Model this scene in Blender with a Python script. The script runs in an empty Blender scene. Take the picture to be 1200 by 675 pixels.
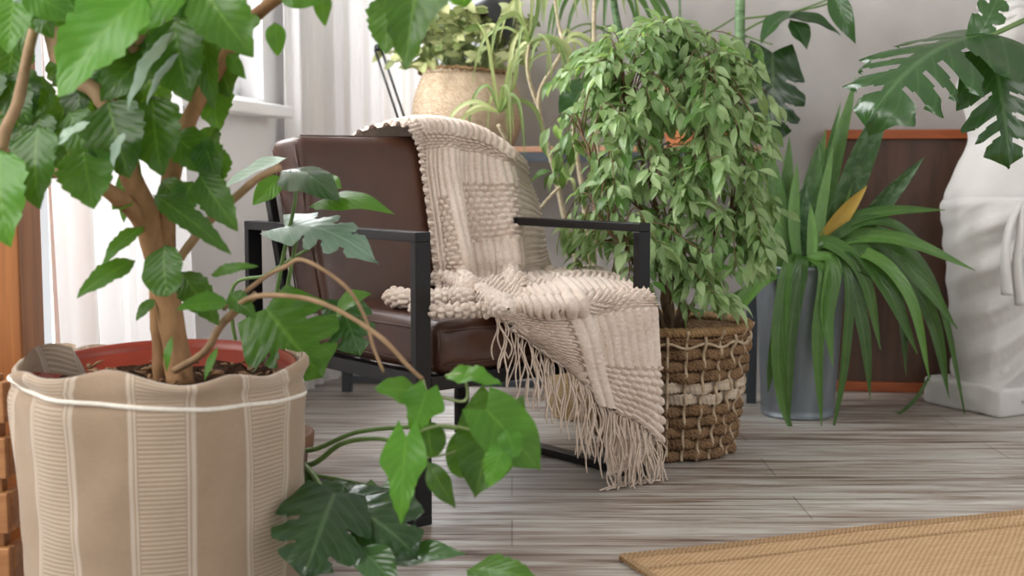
import bpy, math, random
from math import sin, cos, pi, radians, sqrt, atan2
from mathutils import Vector as V, noise
random.seed(7)
C = bpy.context.scene.collection
rnd = random.uniform

# ------------------------------------------------------------------ camera model (1200 x 675)
F, PITCH, CAMH = 1531.9, 0.0945, 0.7355
def ray(x, y):
    a = (x-600)/F; b = (y-337.5)/F
    d = V((a, cos(PITCH)-b*sin(PITCH), -sin(PITCH)-b*cos(PITCH)))
    return d/d.y
def at(x, y, Y): return ray(x, y)*Y + V((0, 0, CAMH))
def onz(x, y, z):
    r = ray(x, y); return r*((z-CAMH)/r.z) + V((0, 0, CAMH))
def m(px, Y): return px*Y/F

# ------------------------------------------------------------------ mesh collecting
class G:
    def __init__(s): s.v = []; s.f = []; s.uv = []; s.t = []; s.flat = set(); s.sharp = False
    def add(s, vs, fs, uv=None, tint=.5):
        o = len(s.v); s.v += [tuple(p) for p in vs]
        s.uv += uv if uv else [(p[0], p[1]) for p in vs]
        s.t += tint if isinstance(tint, list) else [tint]*len(vs)
        s.f += [tuple(i+o for i in f) for f in fs]
    def build(s, name, mat, parent=None, local=False, smooth=True, auto=None):
        me = bpy.data.meshes.new(name)
        vs = s.v
        if parent is not None and not local:
            r = parent
            while r.parent: r = r.parent
            L = r.location; a = -r.rotation_euler.z; ca, sa = cos(a), sin(a)
            vs = [((x-L.x)*ca-(y-L.y)*sa, (x-L.x)*sa+(y-L.y)*ca, z-L.z) for x, y, z in vs]
        me.from_pydata(vs, [], s.f); me.update()
        uvl = me.uv_layers.new(name='UVMap')
        li = [0]*len(me.loops); me.loops.foreach_get('vertex_index', li)
        flat = []
        for i in li: flat += s.uv[i]
        uvl.data.foreach_set('uv', flat)
        ca_ = me.color_attributes.new('tint', 'FLOAT_COLOR', 'POINT')
        fl = []
        for t in s.t: fl += [t, t, t, 1]
        ca_.data.foreach_set('color', fl)
        me.polygons.foreach_set('use_smooth', [smooth]*len(me.polygons))
        if auto: me.set_sharp_from_angle(angle=radians(auto))
        if mat: me.materials.append(mat)
        o = bpy.data.objects.new(name, me); C.objects.link(o)
        if parent: o.parent = parent
        return o
    # shapes
    def grid(s, P, uv=None, closeu=False, closev=False, tint=.5):
        n = len(P); k = len(P[0]); vs = [p for r in P for p in r]; fs = []
        for i in range(n if closeu else n-1):
            for j in range(k if closev else k-1):
                fs.append((i*k+j, i*k+(j+1) % k, ((i+1) % n)*k+(j+1) % k, ((i+1) % n)*k+j))
        s.add(vs, fs, [q for r in uv for q in r] if uv else None, tint)
    def tube(s, pts, r, n=8, cap=True, tint=.5, flat=1.0):
        pts = [V(p) for p in pts]; k = len(pts)
        R = r if isinstance(r, (list, tuple)) else [r]*k
        up = V((0.13, 0.21, 1)).normalized(); rows = []; uv = []; L = 0
        d0 = (pts[1]-pts[0]).normalized()
        if abs(d0.dot(up)) > .9: up = V((1, .2, .1))
        for i, p in enumerate(pts):
            d = (pts[min(i+1, k-1)]-pts[max(i-1, 0)]).normalized()
            a = d.cross(up)
            if a.length < 1e-4: a = d.cross(V((1, 0, 0)))
            a.normalize(); b = a.cross(d).normalized(); up = b
            if i: L += (p-pts[i-1]).length
            rows.append([p+a*cos(2*pi*j/n)*R[i]+b*sin(2*pi*j/n)*R[i]*flat for j in range(n)])
            uv.append([(j/n, L) for j in range(n)])
        o = len(s.v); s.grid(rows, uv, closev=True, tint=tint)
        if cap:
            s.f.append(tuple(o+j for j in range(n))[::-1]); s.f.append(tuple(o+(k-1)*n+j for j in range(n)))
    def lathe(s, prof, c, n=64, fn=None, tint=.5):
        rows = []; uv = []; L = 0
        for i, (r, z) in enumerate(prof):
            if i: L += sqrt((r-prof[i-1][0])**2+(z-prof[i-1][1])**2)
            row = []
            for j in range(n):
                th = 2*pi*j/n; rr = r+(fn(th, z, i) if fn else 0)
                row.append(V((c[0]+rr*cos(th), c[1]+rr*sin(th), c[2]+z)))
            rows.append(row); uv.append([(j/n, L) for j in range(n)])
        s.grid(rows, uv, closev=True, tint=tint)
    def box(s, a, b, bev=0.0, T=None, seg=2):
        x0, y0, z0 = a; x1, y1, z1 = b
        r = min(bev, (x1-x0)/2.01, (y1-y0)/2.01, (z1-z0)/2.01)
        s.rbox(a, b, r if r > 0 else 0, 1 if r <= 0 else seg, None, T)
    def rbox(s, a, b, r, seg=3, n=None, T=None, fn=None):
        # rounded box: cube-surface grid, corners rounded by radius r
        def axis(lo, hi, k):
            if r <= 0: return [lo, hi]
            L = [lo+r*(1-cos(pi/2*i/seg)) for i in range(seg+1)]
            mid = [lo+r+(hi-lo-2*r)*(i/k) for i in range(1, k)] if k > 1 else []
            return L+mid+[hi-r*(1-cos(pi/2*(seg-i)/seg)) for i in range(seg+1)]
        n = n or (1, 1, 1)
        ax = [axis(a[i], b[i], n[i]) for i in range(3)]
        idx = {}; vs = []; fs = []; uv = []
        def put(p):
            key = tuple(round(c, 6) for c in p)
            if key in idx: return idx[key]
            q = V(p)
            if r > 0:
                c = V([min(max(p[i], a[i]+r), b[i]-r) for i in range(3)])
                d = q-c
                if d.length > 1e-9: q = c+d.normalized()*r
            if fn: q = fn(q)
            uv.append((q[0]+q[2]*.3, q[1]+q[2]))
            if T: q = T(q)
            idx[key] = len(vs); vs.append(q); return idx[key]
        for k in range(3):
            i, j = (k+1) % 3, (k+2) % 3
            for side, val in ((0, a[k]), (1, b[k])):
                for u in range(len(ax[i])-1):
                    for w in range(len(ax[j])-1):
                        q = []
                        for du, dw in ((0, 0), (1, 0), (1, 1), (0, 1)):
                            p = [0, 0, 0]; p[k] = val; p[i] = ax[i][u+du]; p[j] = ax[j][w+dw]
                            q.append(put(p))
                        if len(set(q)) < 4: continue
                        fs.append(tuple(q) if side else tuple(q[::-1]))
        s.add(vs, fs, uv)

def cr(P, t):          # Catmull-Rom through list P at t in 0..len-1
    n = len(P); i = min(int(t), n-2); u = t-i
    g = lambda k: P[k] if 0 <= k < n else (P[0]*2-P[1] if k < 0 else P[n-1]*2-P[n-2])
    a, b, c, d = g(i-1), g(i), g(i+1), g(i+2)
    return (b*2+(c-a)*u+(a*2-b*5+c*4-d)*u*u+(b*3-a-c*3+d)*u**3)*.5
def curve(P, n): P = [V(p) for p in P]; return [cr(P, (len(P)-1)*i/(n-1)) for i in range(n)]

def thing(name, label, cat, loc=(0, 0, 0), rz=0, group=None):
    o = bpy.data.objects.new(name, None); C.objects.link(o); o.empty_display_size = .1
    o.location = loc; o.rotation_euler = (0, 0, rz); o['label'] = label; o['category'] = cat
    if group: o['group'] = group
    return o
def tag(o, label, cat, group=None):
    o['label'] = label; o['category'] = cat
    if group: o['group'] = group
    return o
def struct(o): o['kind'] = 'structure'; return o

# ------------------------------------------------------------------ materials
def lin(h):
    c = [int(h[i:i+2], 16)/255 for i in (0, 2, 4)]
    return tuple([x/12.92 if x <= .04045 else ((x+.055)/1.055)**2.4 for x in c])+(1,)
class M:
    def __init__(s, name):
        s.m = bpy.data.materials.new(name); s.m.use_nodes = True
        s.n = s.m.node_tree.nodes; s.l = s.m.node_tree.links
        s.p = s.n['Principled BSDF']; s.out = s.n['Material Output']
    def node(s, t, **k):
        n = s.n.new(t)
        for a, b in k.items():
            if a in n.inputs: s.set(n.inputs[a], b)
            else: setattr(n, a, b)
        return n
    def set(s, sock, val):
        if hasattr(val, 'is_output') : s.l.new(val, sock)
        else: sock.default_value = val
    def coord(s, kind='Object', scale=(1, 1, 1), rot=(0, 0, 0)):
        tc = s.node('ShaderNodeTexCoord'); mp = s.node('ShaderNodeMapping')
        s.l.new(tc.outputs[kind], mp.inputs['Vector']); mp.inputs['Scale'].default_value = scale
        mp.inputs['Rotation'].default_value = rot
        return mp.outputs['Vector']
    def noise(s, vec, scale, detail=4, rough=.55, dist=0):
        n = s.node('ShaderNodeTexNoise'); s.l.new(vec, n.inputs['Vector'])
        n.inputs['Scale'].default_value = scale; n.inputs['Detail'].default_value = detail
        n.inputs['Roughness'].default_value = rough; n.inputs['Distortion'].default_value = dist
        return n.outputs['Fac']
    def wave(s, vec, scale, dist=0, dscale=1, axis='X', prof='SIN', detail=2):
        n = s.node('ShaderNodeTexWave'); s.l.new(vec, n.inputs['Vector']); n.bands_direction = axis; n.wave_profile = prof
        n.inputs['Scale'].default_value = scale; n.inputs['Distortion'].default_value = dist
        n.inputs['Detail'].default_value = detail; n.inputs['Detail Scale'].default_value = dscale
        return n.outputs['Fac']
    def ramp(s, fac, stops, interp='LINEAR'):
        n = s.node('ShaderNodeValToRGB'); s.l.new(fac, n.inputs['Fac']); cr_ = n.color_ramp; cr_.interpolation = interp
        while len(cr_.elements) < len(stops): cr_.elements.new(.5)
        for e, (p, c) in zip(cr_.elements, stops):
            e.position = p; e.color = lin(c) if isinstance(c, str) else (c, c, c, 1)
        return n.outputs['Color']
    def mix(s, fac, a, b, mode='MIX'):
        n = s.node('ShaderNodeMix'); n.data_type = 'RGBA'; n.blend_type = mode
        s.set(n.inputs[0], fac); s.set(n.inputs[6], a); s.set(n.inputs[7], b)
        return n.outputs[2]
    def math(s, op, a, b=0.0, c=None):
        n = s.node('ShaderNodeMath'); n.operation = op; s.set(n.inputs[0], a); s.set(n.inputs[1], b)
        if c is not None: s.set(n.inputs[2], c)
        return n.outputs[0]
    def bump(s, h, strength=.3, dist=.01, prev=None):
        n = s.node('ShaderNodeBump'); s.l.new(h, n.inputs['Height'])
        n.inputs['Strength'].default_value = strength; n.inputs['Distance'].default_value = dist
        if prev: s.l.new(prev, n.inputs['Normal'])
        return n.outputs['Normal']
    def fin(s, col=None, rough=.5, bump=None, metal=0, spec=.5, sheen=0):
        if col is not None: s.set(s.p.inputs['Base Color'], lin(col) if isinstance(col, str) else col)
        s.set(s.p.inputs['Roughness'], rough); s.p.inputs['Metallic'].default_value = metal
        s.p.inputs['Specular IOR Level'].default_value = spec
        if sheen: s.p.inputs['Sheen Weight'].default_value = sheen
        if bump: s.l.new(bump, s.p.inputs['Normal'])
        return s.m

def noisy(name, c1, c2, scale=8, rough=.5, b=.15, bd=.004, metal=0, spec=.5, stretch=(1, 1, 1), kind='Object'):
    k = M(name); v = k.coord(kind, stretch); f = k.noise(v, scale, 5)
    return k.fin(k.ramp(f, [(.3, c1), (.7, c2)]), rough, k.bump(f, b, bd), metal, spec)

def leafmat(name, dark, light, trans, rough=.38, tf=.28, vein='9fb878', veinw=.35, bands=0, spec=.5):
    k = M(name)
    at_ = k.node('ShaderNodeAttribute'); at_.attribute_name = 'tint'
    uv = k.node('ShaderNodeUVMap'); sep = k.node('ShaderNodeSeparateXYZ'); k.l.new(uv.outputs['UV'], sep.inputs[0])
    u, v = sep.outputs[0], sep.outputs[1]
    ob = k.coord('Object'); nz = k.noise(ob, 30, 3)
    f = k.math('ADD', at_.outputs['Fac'], k.math('MULTIPLY', k.math('SUBTRACT', nz, .5), .35))
    col = k.ramp(f, [(0.05, dark), (.95, light)])
    au = k.math('ABSOLUTE', k.math('SUBTRACT', u, .5))
    if bands:
        w = k.noise(k.coord('UV', (3, bands, 1)), 1, 3, .6, .6)
        col = k.mix(k.ramp(w, [(.46, 0.0), (.62, .3)]), col, lin('86a07c'))
    mid = k.ramp(au, [(0.012, 1.0), (.035, 0.0)])
    sv = k.math('FRACT', k.math('MULTIPLY', k.math('SUBTRACT', v, k.math('MULTIPLY', au, .55)), 8.0))
    side = k.ramp(k.math('ABSOLUTE', k.math('SUBTRACT', sv, .5)), [(0.02, 1.0), (.1, 0.0)])
    vn = k.math('MAXIMUM', mid, k.math('MULTIPLY', side, .45))
    col = k.mix(k.math('MULTIPLY', vn, veinw), col, lin(vein))
    bp = k.bump(k.math('ADD', k.math('MULTIPLY', k.math('ABSOLUTE', k.math('SUBTRACT', sv, .5)), 1.0), k.math('MULTIPLY', nz, .4)), .3, .004)
    k.fin(col, rough, bp, 0, spec)
    tr = k.node('ShaderNodeBsdfTranslucent'); k.l.new(k.mix(.55, col, lin(trans)), tr.inputs['Color'])
    mx = k.node('ShaderNodeMixShader'); mx.inputs[0].default_value = tf
    k.l.new(k.p.outputs[0], mx.inputs[1]); k.l.new(tr.outputs[0], mx.inputs[2]); k.l.new(mx.outputs[0], k.out.inputs[0])
    return k.m

def floor_mat():
    k = M('whitewashed_wood')
    a = k.coord('Object', (1.2, 16, 1)); b = k.coord('Object', (.5, 45, 1)); c = k.coord('Object', (1, 3.2, 1))
    n1 = k.noise(a, 2.0, 8, .66, .6); n2 = k.noise(b, 3.0, 6, .6); n3 = k.noise(c, 1.1, 3)
    f = k.math('ADD', k.math('MULTIPLY', n1, .62), k.math('ADD', k.math('MULTIPLY', n2, .25), k.math('MULTIPLY', n3, .28)))
    col = k.ramp(f, [(.40, '4b392f'), (.475, '776458'), (.545, '9f9186'), (.64, 'c5c2bb')])
    dk = k.ramp(k.noise(k.coord('Object', (.9, 60, 1)), 1.6, 4, .5), [(.66, 0.0), (.72, 1.0)])
    col = k.mix(k.math('MULTIPLY', dk, .55), col, lin('4a3a34'))
    br = k.node('ShaderNodeTexBrick'); k.l.new(k.coord('Object', (1, 1, 1)), br.inputs['Vector'])
    br.inputs['Scale'].default_value = 1; br.inputs['Brick Width'].default_value = 1.25; br.inputs['Row Height'].default_value = .19
    br.inputs['Mortar Size'].default_value = .0022; br.inputs['Color1'].default_value = (.8, .8, .8, 1); br.inputs['Color2'].default_value = (1, 1, 1, 1)
    br.inputs['Mortar'].default_value = (.25, .22, .2, 1)
    col = k.mix(.55, col, br.outputs['Color'], 'MULTIPLY')
    rg = k.ramp(n1, [(.35, .5), (.7, .3)])
    return k.fin(col, rg, k.bump(f, .25, .004), 0, .45)

def wood_mat(name, c1, c2, axis=(1, 1, 12), rough=.4, sc=3):
    k = M(name); v = k.coord('Object', axis); f = k.noise(v, sc, 6, .6, .4)
    return k.fin(k.ramp(f, [(.3, c1), (.7, c2)]), rough, k.bump(f, .12, .003))

def linen_mat():
    k = M('striped_linen')
    uv = k.node('ShaderNodeUVMap'); sep = k.node('ShaderNodeSeparateXYZ'); k.l.new(uv.outputs['UV'], sep.inputs[0])
    u, v = sep.outputs[0], sep.outputs[1]
    ph = k.math('FRACT', k.math('MULTIPLY', u, 8.0))
    base = k.mix(k.math('ADD', k.math('MULTIPLY', k.noise(k.coord('Object'), 14, 6, .7), .55), k.math('MULTIPLY', k.noise(k.coord('UV', (140, 500, 1)), 1, 3, .7), .45)), lin('836d58'), lin('b09b84'))
    # woven ribbed bands between pairs of pale lines
    band = k.math('MULTIPLY', k.math('GREATER_THAN', ph, .12), k.math('LESS_THAN', ph, .5))
    rib = k.math('MULTIPLY', k.math('SINE', k.math('MULTIPLY', v, 900.0)), .5)
    rib = k.math('ADD', rib, .5)
    col = k.mix(k.math('MULTIPLY', band, k.math('MULTIPLY', rib, .6)), base, lin('c9bba9'))
    def line(c, w): return k.math('LESS_THAN', k.math('ABSOLUTE', k.math('SUBTRACT', ph, c)), w)
    ln = line(.06, .018)
    for c, w in ((.1, .01), (.52, .012), (.565, .02)): ln = k.math('MAXIMUM', ln, line(c, w))
    col = k.mix(k.math('MULTIPLY', ln, .5), col, lin('d3c8ba'))
    wv = k.noise(k.coord('UV', (900, 400, 1)), 1, 1)
    return k.fin(col, .9, k.bump(k.math('ADD', k.math('MULTIPLY', k.math('MULTIPLY', band, rib), .7), wv), .45, .002), 0, .15, .3)

def jute_mat():
    k = M('jute_weave')
    uv = k.node('ShaderNodeUVMap'); sep = k.node('ShaderNodeSeparateXYZ'); k.l.new(uv.outputs['UV'], sep.inputs[0])
    u, v = sep.outputs[0], sep.outputs[1]
    row = k.math('FLOOR', k.math('MULTIPLY', v, 150.0))
    fx = k.math('ABSOLUTE', k.math('SINE', k.math('ADD', k.math('MULTIPLY', u, 230.0), k.math('MULTIPLY', row, 1.57))))
    fy = k.math('ABSOLUTE', k.math('SINE', k.math('MULTIPLY', v, 150*pi)))
    h = k.math('MULTIPLY', k.math('POWER', fx, .6), k.math('POWER', fy, .6))
    n = k.noise(k.coord('UV', (8, 60, 1)), 2, 5, .65); n2 = k.noise(k.coord('UV'), 250, 2)
    f = k.math('ADD', k.math('MULTIPLY', h, .45), k.math('ADD', k.math('MULTIPLY', n, .5), k.math('MULTIPLY', n2, .12)))
    col = k.ramp(f, [(.2, '8d6947'), (.5, 'bf9a72'), (.85, 'dcc19c')])
    return k.fin(col, .9, k.bump(h, .6, .006), 0, .15)

def wall_mat(name, c1, c2, c3, cracks=False):
    k = M(name); v = k.coord('Object'); n = k.noise(v, 1.7, 8, .65, .5); n2 = k.noise(v, 9, 5)
    f = k.math('ADD', k.math('MULTIPLY', n, .7), k.math('MULTIPLY', n2, .3))
    col = k.ramp(f, [(.3, c1), (.5, c2), (.7, c3)])
    if cracks:
        w = k.wave(k.coord('Object', (1, 1, 1), (0, .6, 0)), .9, 9, 1.3, 'Z', 'SIN', 3)
        col = k.mix(k.math('MULTIPLY', k.ramp(w, [(0.0, 1.0), (.006, 0.0)]), .35), col, lin('77706c'))
    return k.fin(col, .85, k.bump(f, .2, .01), 0, .2)

def curtain_mat():
    k = M('sheer_white_curtain')
    k.fin('f1efee', .9, None, 0, .1)
    tr = k.node('ShaderNodeBsdfTranslucent'); tr.inputs['Color'].default_value = lin('f2efee')
    mx = k.node('ShaderNodeMixShader'); mx.inputs[0].default_value = .17
    k.l.new(k.p.outputs[0], mx.inputs[1]); k.l.new(tr.outputs[0], mx.inputs[2]); k.l.new(mx.outputs[0], k.out.inputs[0])
    return k.m
def glass_mat():
    k = M('window_glass'); t = k.node('ShaderNodeBsdfTransparent'); g = k.node('ShaderNodeBsdfGlossy'); g.inputs['Roughness'].default_value = .03
    mx = k.node('ShaderNodeMixShader'); mx.inputs[0].default_value = .06
    k.l.new(t.outputs[0], mx.inputs[1]); k.l.new(g.outputs[0], mx.inputs[2]); k.l.new(mx.outputs[0], k.out.inputs[0]); return k.m
def yarn_mat(name, c1, c2):
    k = M(name); v = k.coord('Object'); n = k.noise(v, 160, 3, .6); n2 = k.noise(v, 14, 3)
    w = k.wave(k.coord('Object', (1, 1, 1), (.5, .4, .8)), 120, 3, 3)
    f = k.math('ADD', k.math('MULTIPLY', n, .55), k.math('MULTIPLY', n2, .45))
    return k.fin(k.ramp(f, [(.3, c1), (.7, c2)]), .92, k.bump(k.math('ADD', n, k.math('MULTIPLY', w, .5)), .35, .003), 0, .15, .25)
def rope_mat(name, c1, c2, sc=90, rot=(0, 0, 0)):
    k = M(name); v = k.coord('Object', (1, 1, 1), rot); w = k.wave(v, sc, 6, 2, 'DIAGONAL'); n = k.noise(v, 45, 4)
    f = k.math('ADD', k.math('MULTIPLY', w, .4), k.math('MULTIPLY', n, .6))
    return k.fin(k.ramp(f, [(.25, c1), (.75, c2)]), .8, k.bump(f, .5, .004), 0, .25)

mt = dict(
    floor=floor_mat(),
    gray=wall_mat('grey_plaster', 'a8a29d', 'b1aca8', 'bbb6b2'),
    white=wall_mat('white_wall_paint', 'ecebeb', 'f0efef', 'f4f3f3'),
    pvc=noisy('white_window_plastic', 'eceded', 'f2f3f3', 5, .35, .03),
    glass=glass_mat(), curtain=curtain_mat(),
    oak=wood_mat('orange_pine', '83502a', 'aa6c38', (14, 14, 1)),
    pine=wood_mat('pale_pine', '8f5f38', 'b98556', (1.5, 12, 12)),
    frame=wood_mat('orange_varnished_wood', '8e4520', 'ad5c2e', (2, 14, 14)),
    panel=wood_mat('dark_walnut_panel', '3f2a1e', '5e4030', (7, 7, 1.2), .35),
    top=wood_mat('warm_table_wood', 'a3755a', 'bd9377', (2, 14, 14)),
    black=noisy('black_painted_steel', '0b0a0b', '121011', 20, .38, .03, .004, 0, .35),
    greymetal=noisy('dark_grey_steel', '3b4148', '474d54', 20, .45, .03),
    lampblack=noisy('black_enamel', '1c1f1f', '272b2a', 20, .3, .02),
    bronze=noisy('brown_lamp_lining', '5d4c40', '77655a', 20, .4, .02),
    linen=linen_mat(), jute=jute_mat(),
    cord=noisy('white_cord', 'd8d2c6', 'ebe5da', 90, .8, .3),
    redpot=noisy('red_brown_plastic', '7d2a17', '93341d', 12, .4, .05),
    soil=noisy('dark_potting_soil', '1d120c', '4a3526', 60, .95, .9, .02, 0, .1),
    chip=noisy('bark_chip', '5a3f2c', '94724f', 60, .9, .5),
    bark=noisy('tan_smooth_bark', '6b4c33', 'ad8760', 20, .75, .35, .006, 0, .2, (1, 1, .35)),
    twig=noisy('pale_brown_twig', '7d6144', 'a08462', 30, .7, .2),
    stemw=noisy('pale_grey_stem', 'a39478', 'c6b99c', 40, .7, .3, .004, 0, .2, (1, 1, 3)),
    brownstem=noisy('dark_brown_twig', '54402c', '7b6145', 40, .8, .3),
    petiole=noisy('green_petiole', '4d6a30', '6b8748', 30, .45, .05),
    palepet=noisy('light_green_petiole', '7a8a58', '95a272', 30, .5, .05),
    cane=noisy('green_cane', '45683a', '7e9c70', 18, .45, .1, .004, 0, .4, (1, 1, 4)),
    yarn=yarn_mat('cream_wool', 'cbb6a5', 'ecdfd3'), fringe=yarn_mat('cream_tassel_yarn', 'c4ae9b', 'e2d2c2'),
    seagrass=rope_mat('brown_seagrass', '5a432c', '98795a', 70), stake=noisy('pale_willow_stake', '9c866a', 'c2ae92', 40, .7, .2),
    chipband=noisy('pale_wood_ribbon', 'b3a08a', 'cfbfaa', 25, .6, .2, .003, 0, .3, (1, 1, 6)),
    rimrope=rope_mat('wrapped_rim_cane', '6d5235', 'a3845e', 60),
    belly=rope_mat('golden_seagrass', 'a58d72', 'd0bca2', 60), pale_basket=rope_mat('pale_straw', 'a88a5f', 'd6bd92', 80, (0, .8, 0)),
    zinc=noisy('brushed_zinc', '6d7378', '8b9196', 9, .5, .06, .003, .55, .5, (1, 1, .2)),
    plaster=noisy('white_plaster', 'd0cdc9', 'dbd9d5', 6, .55, .05),
    terra=noisy('terracotta_clay', 'a8683f', 'c07f52', 10, .8, .1),
    clay=noisy('brown_clay', '5a3d2b', '7b5840', 10, .6, .1),
)
def leather():
    k = M('brown_leather'); v = k.coord('Object'); vo = k.node('ShaderNodeTexVoronoi'); k.l.new(v, vo.inputs['Vector']); vo.inputs['Scale'].default_value = 420
    n = k.noise(v, 5, 5); n2 = k.noise(v, 22, 4, .6, .8)
    return k.fin(k.ramp(n, [(.3, '3a2015'), (.7, '4e2e1d')]), k.ramp(n2, [(.3, .34), (.7, .46)]),
                 k.bump(n2, .12, .006, k.bump(vo.outputs['Distance'], .1, .001)), 0, .5)
mt['leather'] = leather()
mt['L_hib'] = leafmat('hibiscus_leaf', '1a3811', '528d28', '9ad03a', .33, .36, '86b048', .3, 0, .4)
mt['L_mon'] = leafmat('monstera_leaf', '142e17', '467038', '76b038', .22, .2, '7fa06a', .22)
mt['L_pale'] = leafmat('greyish_philodendron_leaf', '5f7f6c', 'a3bba8', '9cc07c', .3, .2, 'c3d3c2', .4)
mt['L_fic'] = leafmat('weeping_fig_leaf', '44702a', 'b6ce98', 'bfe070', .3, .36, 'b9cc98', .3)
mt['L_pot'] = leafmat('variegated_leaf', '55702f', 'cfcf98', 'c9d87c', .42, .32, 'e6e2c0', .3)
mt['L_dra'] = leafmat('dragon_tree_leaf', '5f7f3a', 'b5bd82', 'c8da80', .42, .3, 'dcdcae', .5)
mt['L_san'] = leafmat('snake_plant_leaf', '274a22', '7aa657', '8ab858', .4, .15, '6a8a58', .1, 16)
mt['L_strap'] = leafmat('dark_strap_leaf', '1f3f16', '6c9a45', '96c850', .3, .24, '8fb06a', .3)
mt['L_yel'] = leafmat('yellowing_leaf', 'a8842c', 'c9a545', 'd8c050', .45, .25, 'd9c070', .3)

# ------------------------------------------------------------------ leaves
def orient(P0, P1, n):
    A = V(P1)-V(P0); L = A.length; A = A/L
    S = A.cross(V(n))
    if S.length < 1e-3: S = A.cross(V((0, 0, 1)))
    S.normalize(); N = S.cross(A).normalized()
    return A, S, N, L
def outline(kind, t):
    if kind == 'ovate': return max(sin(pi*t**.72), 0)**.85
    if kind == 'lance': return max(sin(pi*t**.8), 0)**1.1
    if kind == 'heart': return (max(1-(t-.28)**2/.52, 0)**.75 if t > .28 else .62+.38*sin(pi/2*t/.28))*(1-t**8)
    if kind == 'hib':
        b = max(sin(pi*t**.66), 0)**.8; saw = abs(((t*7) % 1)-.15)
        return b*(1.06-.2*saw)
    if kind == 'lobed':
        if t < .36: return .35+.65*sin(pi/2*t/.36)
        if t < .5: return 1-.42*((t-.36)/.14)
        return .58*(1-((t-.5)/.5)**1.6)+.03*sin(t*40)
    if kind == 'round': return max(1-(2*t-1)**2, 0)**.5
    return sin(pi*t)
def leaf(g, P0, P1, w, n=(0, -1, .4), kind='ovate', droop=.12, fold=.12, tint=None, rows=12, cols=6, ripple=.03, twist=0):
    A, S, N, L = orient(P0, P1, n); P0 = V(P0)
    tint = rnd(.15, .85) if tint is None else tint
    ph = rnd(0, 6); P = []; uv = []
    for i in range(rows+1):
        t = i/rows; wt = outline(kind, t)*w/2; r = []; q = []
        a = twist*(t-.5); Sx = S*cos(a)+N*sin(a); Nx = N*cos(a)-S*sin(a)
        for j in range(cols+1):
            s = 2*j/cols-1
            back = -.2*L*abs(s)*(1-t)**4 if kind in ('heart', 'lobed') else .06*L*abs(s)*(1-t)
            z = droop*L*(.25-(t-.5)**2)*1.6+fold*abs(s)**1.2*wt*2+ripple*w*sin(t*15+ph)*abs(s)
            r.append(P0+A*(t*L+back)+Sx*(s*wt)+Nx*z); q.append((.5+.5*s, t))
        P.append(r); uv.append(q)
    g.grid(P, uv, tint=tint)
def monstera(g, P0, P1, w, n=(0, -1, .5), slits=5, depth=.4, droop=.15, fold=.1, tint=None, sweep=.42, cup=.0, seed=0, gap=1.0):
    rr = random.Random(seed); A, S, N, L = orient(P0, P1, n); P0 = V(P0)
    tint = rr.uniform(.2, .7) if tint is None else tint
    rows, half = 72, 10; vs = []; uv = []; fs = []
    sl = [[(.2+.62*(k+.5+rr.uniform(-.2, .2))/slits, rr.uniform(.016, .034)*gap) for k in range(slits)] for _ in (0, 1)]
    cols = 2*half+1
    for i in range(rows+1):
        t = i/rows
        for j in range(cols):
            s = (j-half)/half; side = 0 if s < 0 else 1
            wt = outline('heart', t)*w/2
            e = min([abs(t-c)/d for c, d in sl[side]]+[9])
            if abs(s) > .7 and e < 2.6: wt *= 1-.2*(abs(s)-.7)/.3*max(0, 2.6-e)
            fw = sweep*abs(s)**1.3*(wt)*(1-t*.4)
            back = -.2*L*abs(s)*(1-t)**5
            z = droop*L*(.25-(t-.5)**2)*1.6-fold*abs(s)**1.6*w*.5+cup*abs(s)*w+.012*w*sin(t*38+side)*abs(s)
            vs.append(P0+A*(t*L*.9+fw+back)+S*(s*wt)+N*z); uv.append((.5+.5*s, t))
    for i in range(rows):
        for j in range(cols-1):
            s = abs((j+.5-half)/half); side = 0 if j < half else 1; t = (i+.5)/rows
            if any(abs(t-c) < d*(.35+.75*s) and s > depth for c, d in sl[side]): continue
            fs.append((i*cols+j, i*cols+j+1, (i+1)*cols+j+1, (i+1)*cols+j))
    g.add(vs, fs, uv, tint)
def strap(g, pts, w, tint=.5, fold=.25, n=18, nrm=(0, -1, .3), tipw=.06, basew=.55, peak=.35, twist=0):
    P = curve(pts, n); rows = []; uv = []
    for i, p in enumerate(P):
        t = i/(n-1); d = (P[min(i+1, n-1)]-P[max(i-1, 0)]).normalized()
        S = d.cross(V(nrm)); S = S.normalized() if S.length > 1e-3 else V((1, 0, 0)); N = S.cross(d)
        a = twist*t; S, N = S*cos(a)+N*sin(a), N*cos(a)-S*sin(a)
        k = basew+(1-basew)*min(t/peak, 1) if t < peak else max(1-((t-peak)/(1-peak))**2.4, tipw)
        rows.append([p+S*s*w*.5*k+N*fold*abs(s)*w*.5*k for s in (-1, -.5, 0, .5, 1)]); uv.append([(.5+.5*s, t) for s in (-1, -.5, 0, .5, 1)])
    g.grid(rows, uv, tint=tint)

# ------------------------------------------------------------------ the room
RA = radians(9); C0 = V((-.667, 4.54, 0))
E1 = V((cos(RA), -sin(RA), 0)); E2 = V((sin(RA), cos(RA), 0))
def R(x, y, z=0): return C0+E1*x+E2*y+V((0, 0, z))
TR = lambda q: R(q[0], q[1], q[2])
def rb(name, a, b, mat, bev=0): g = G(); g.box(a, b, bev, TR); return struct(g.build(name, mat, smooth=False))
g = G(); g.box((-2.2, -6, -.05), (4.2, .2, 0), 0, TR); fl = g.build('floor', None, smooth=False); struct(fl)
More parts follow.
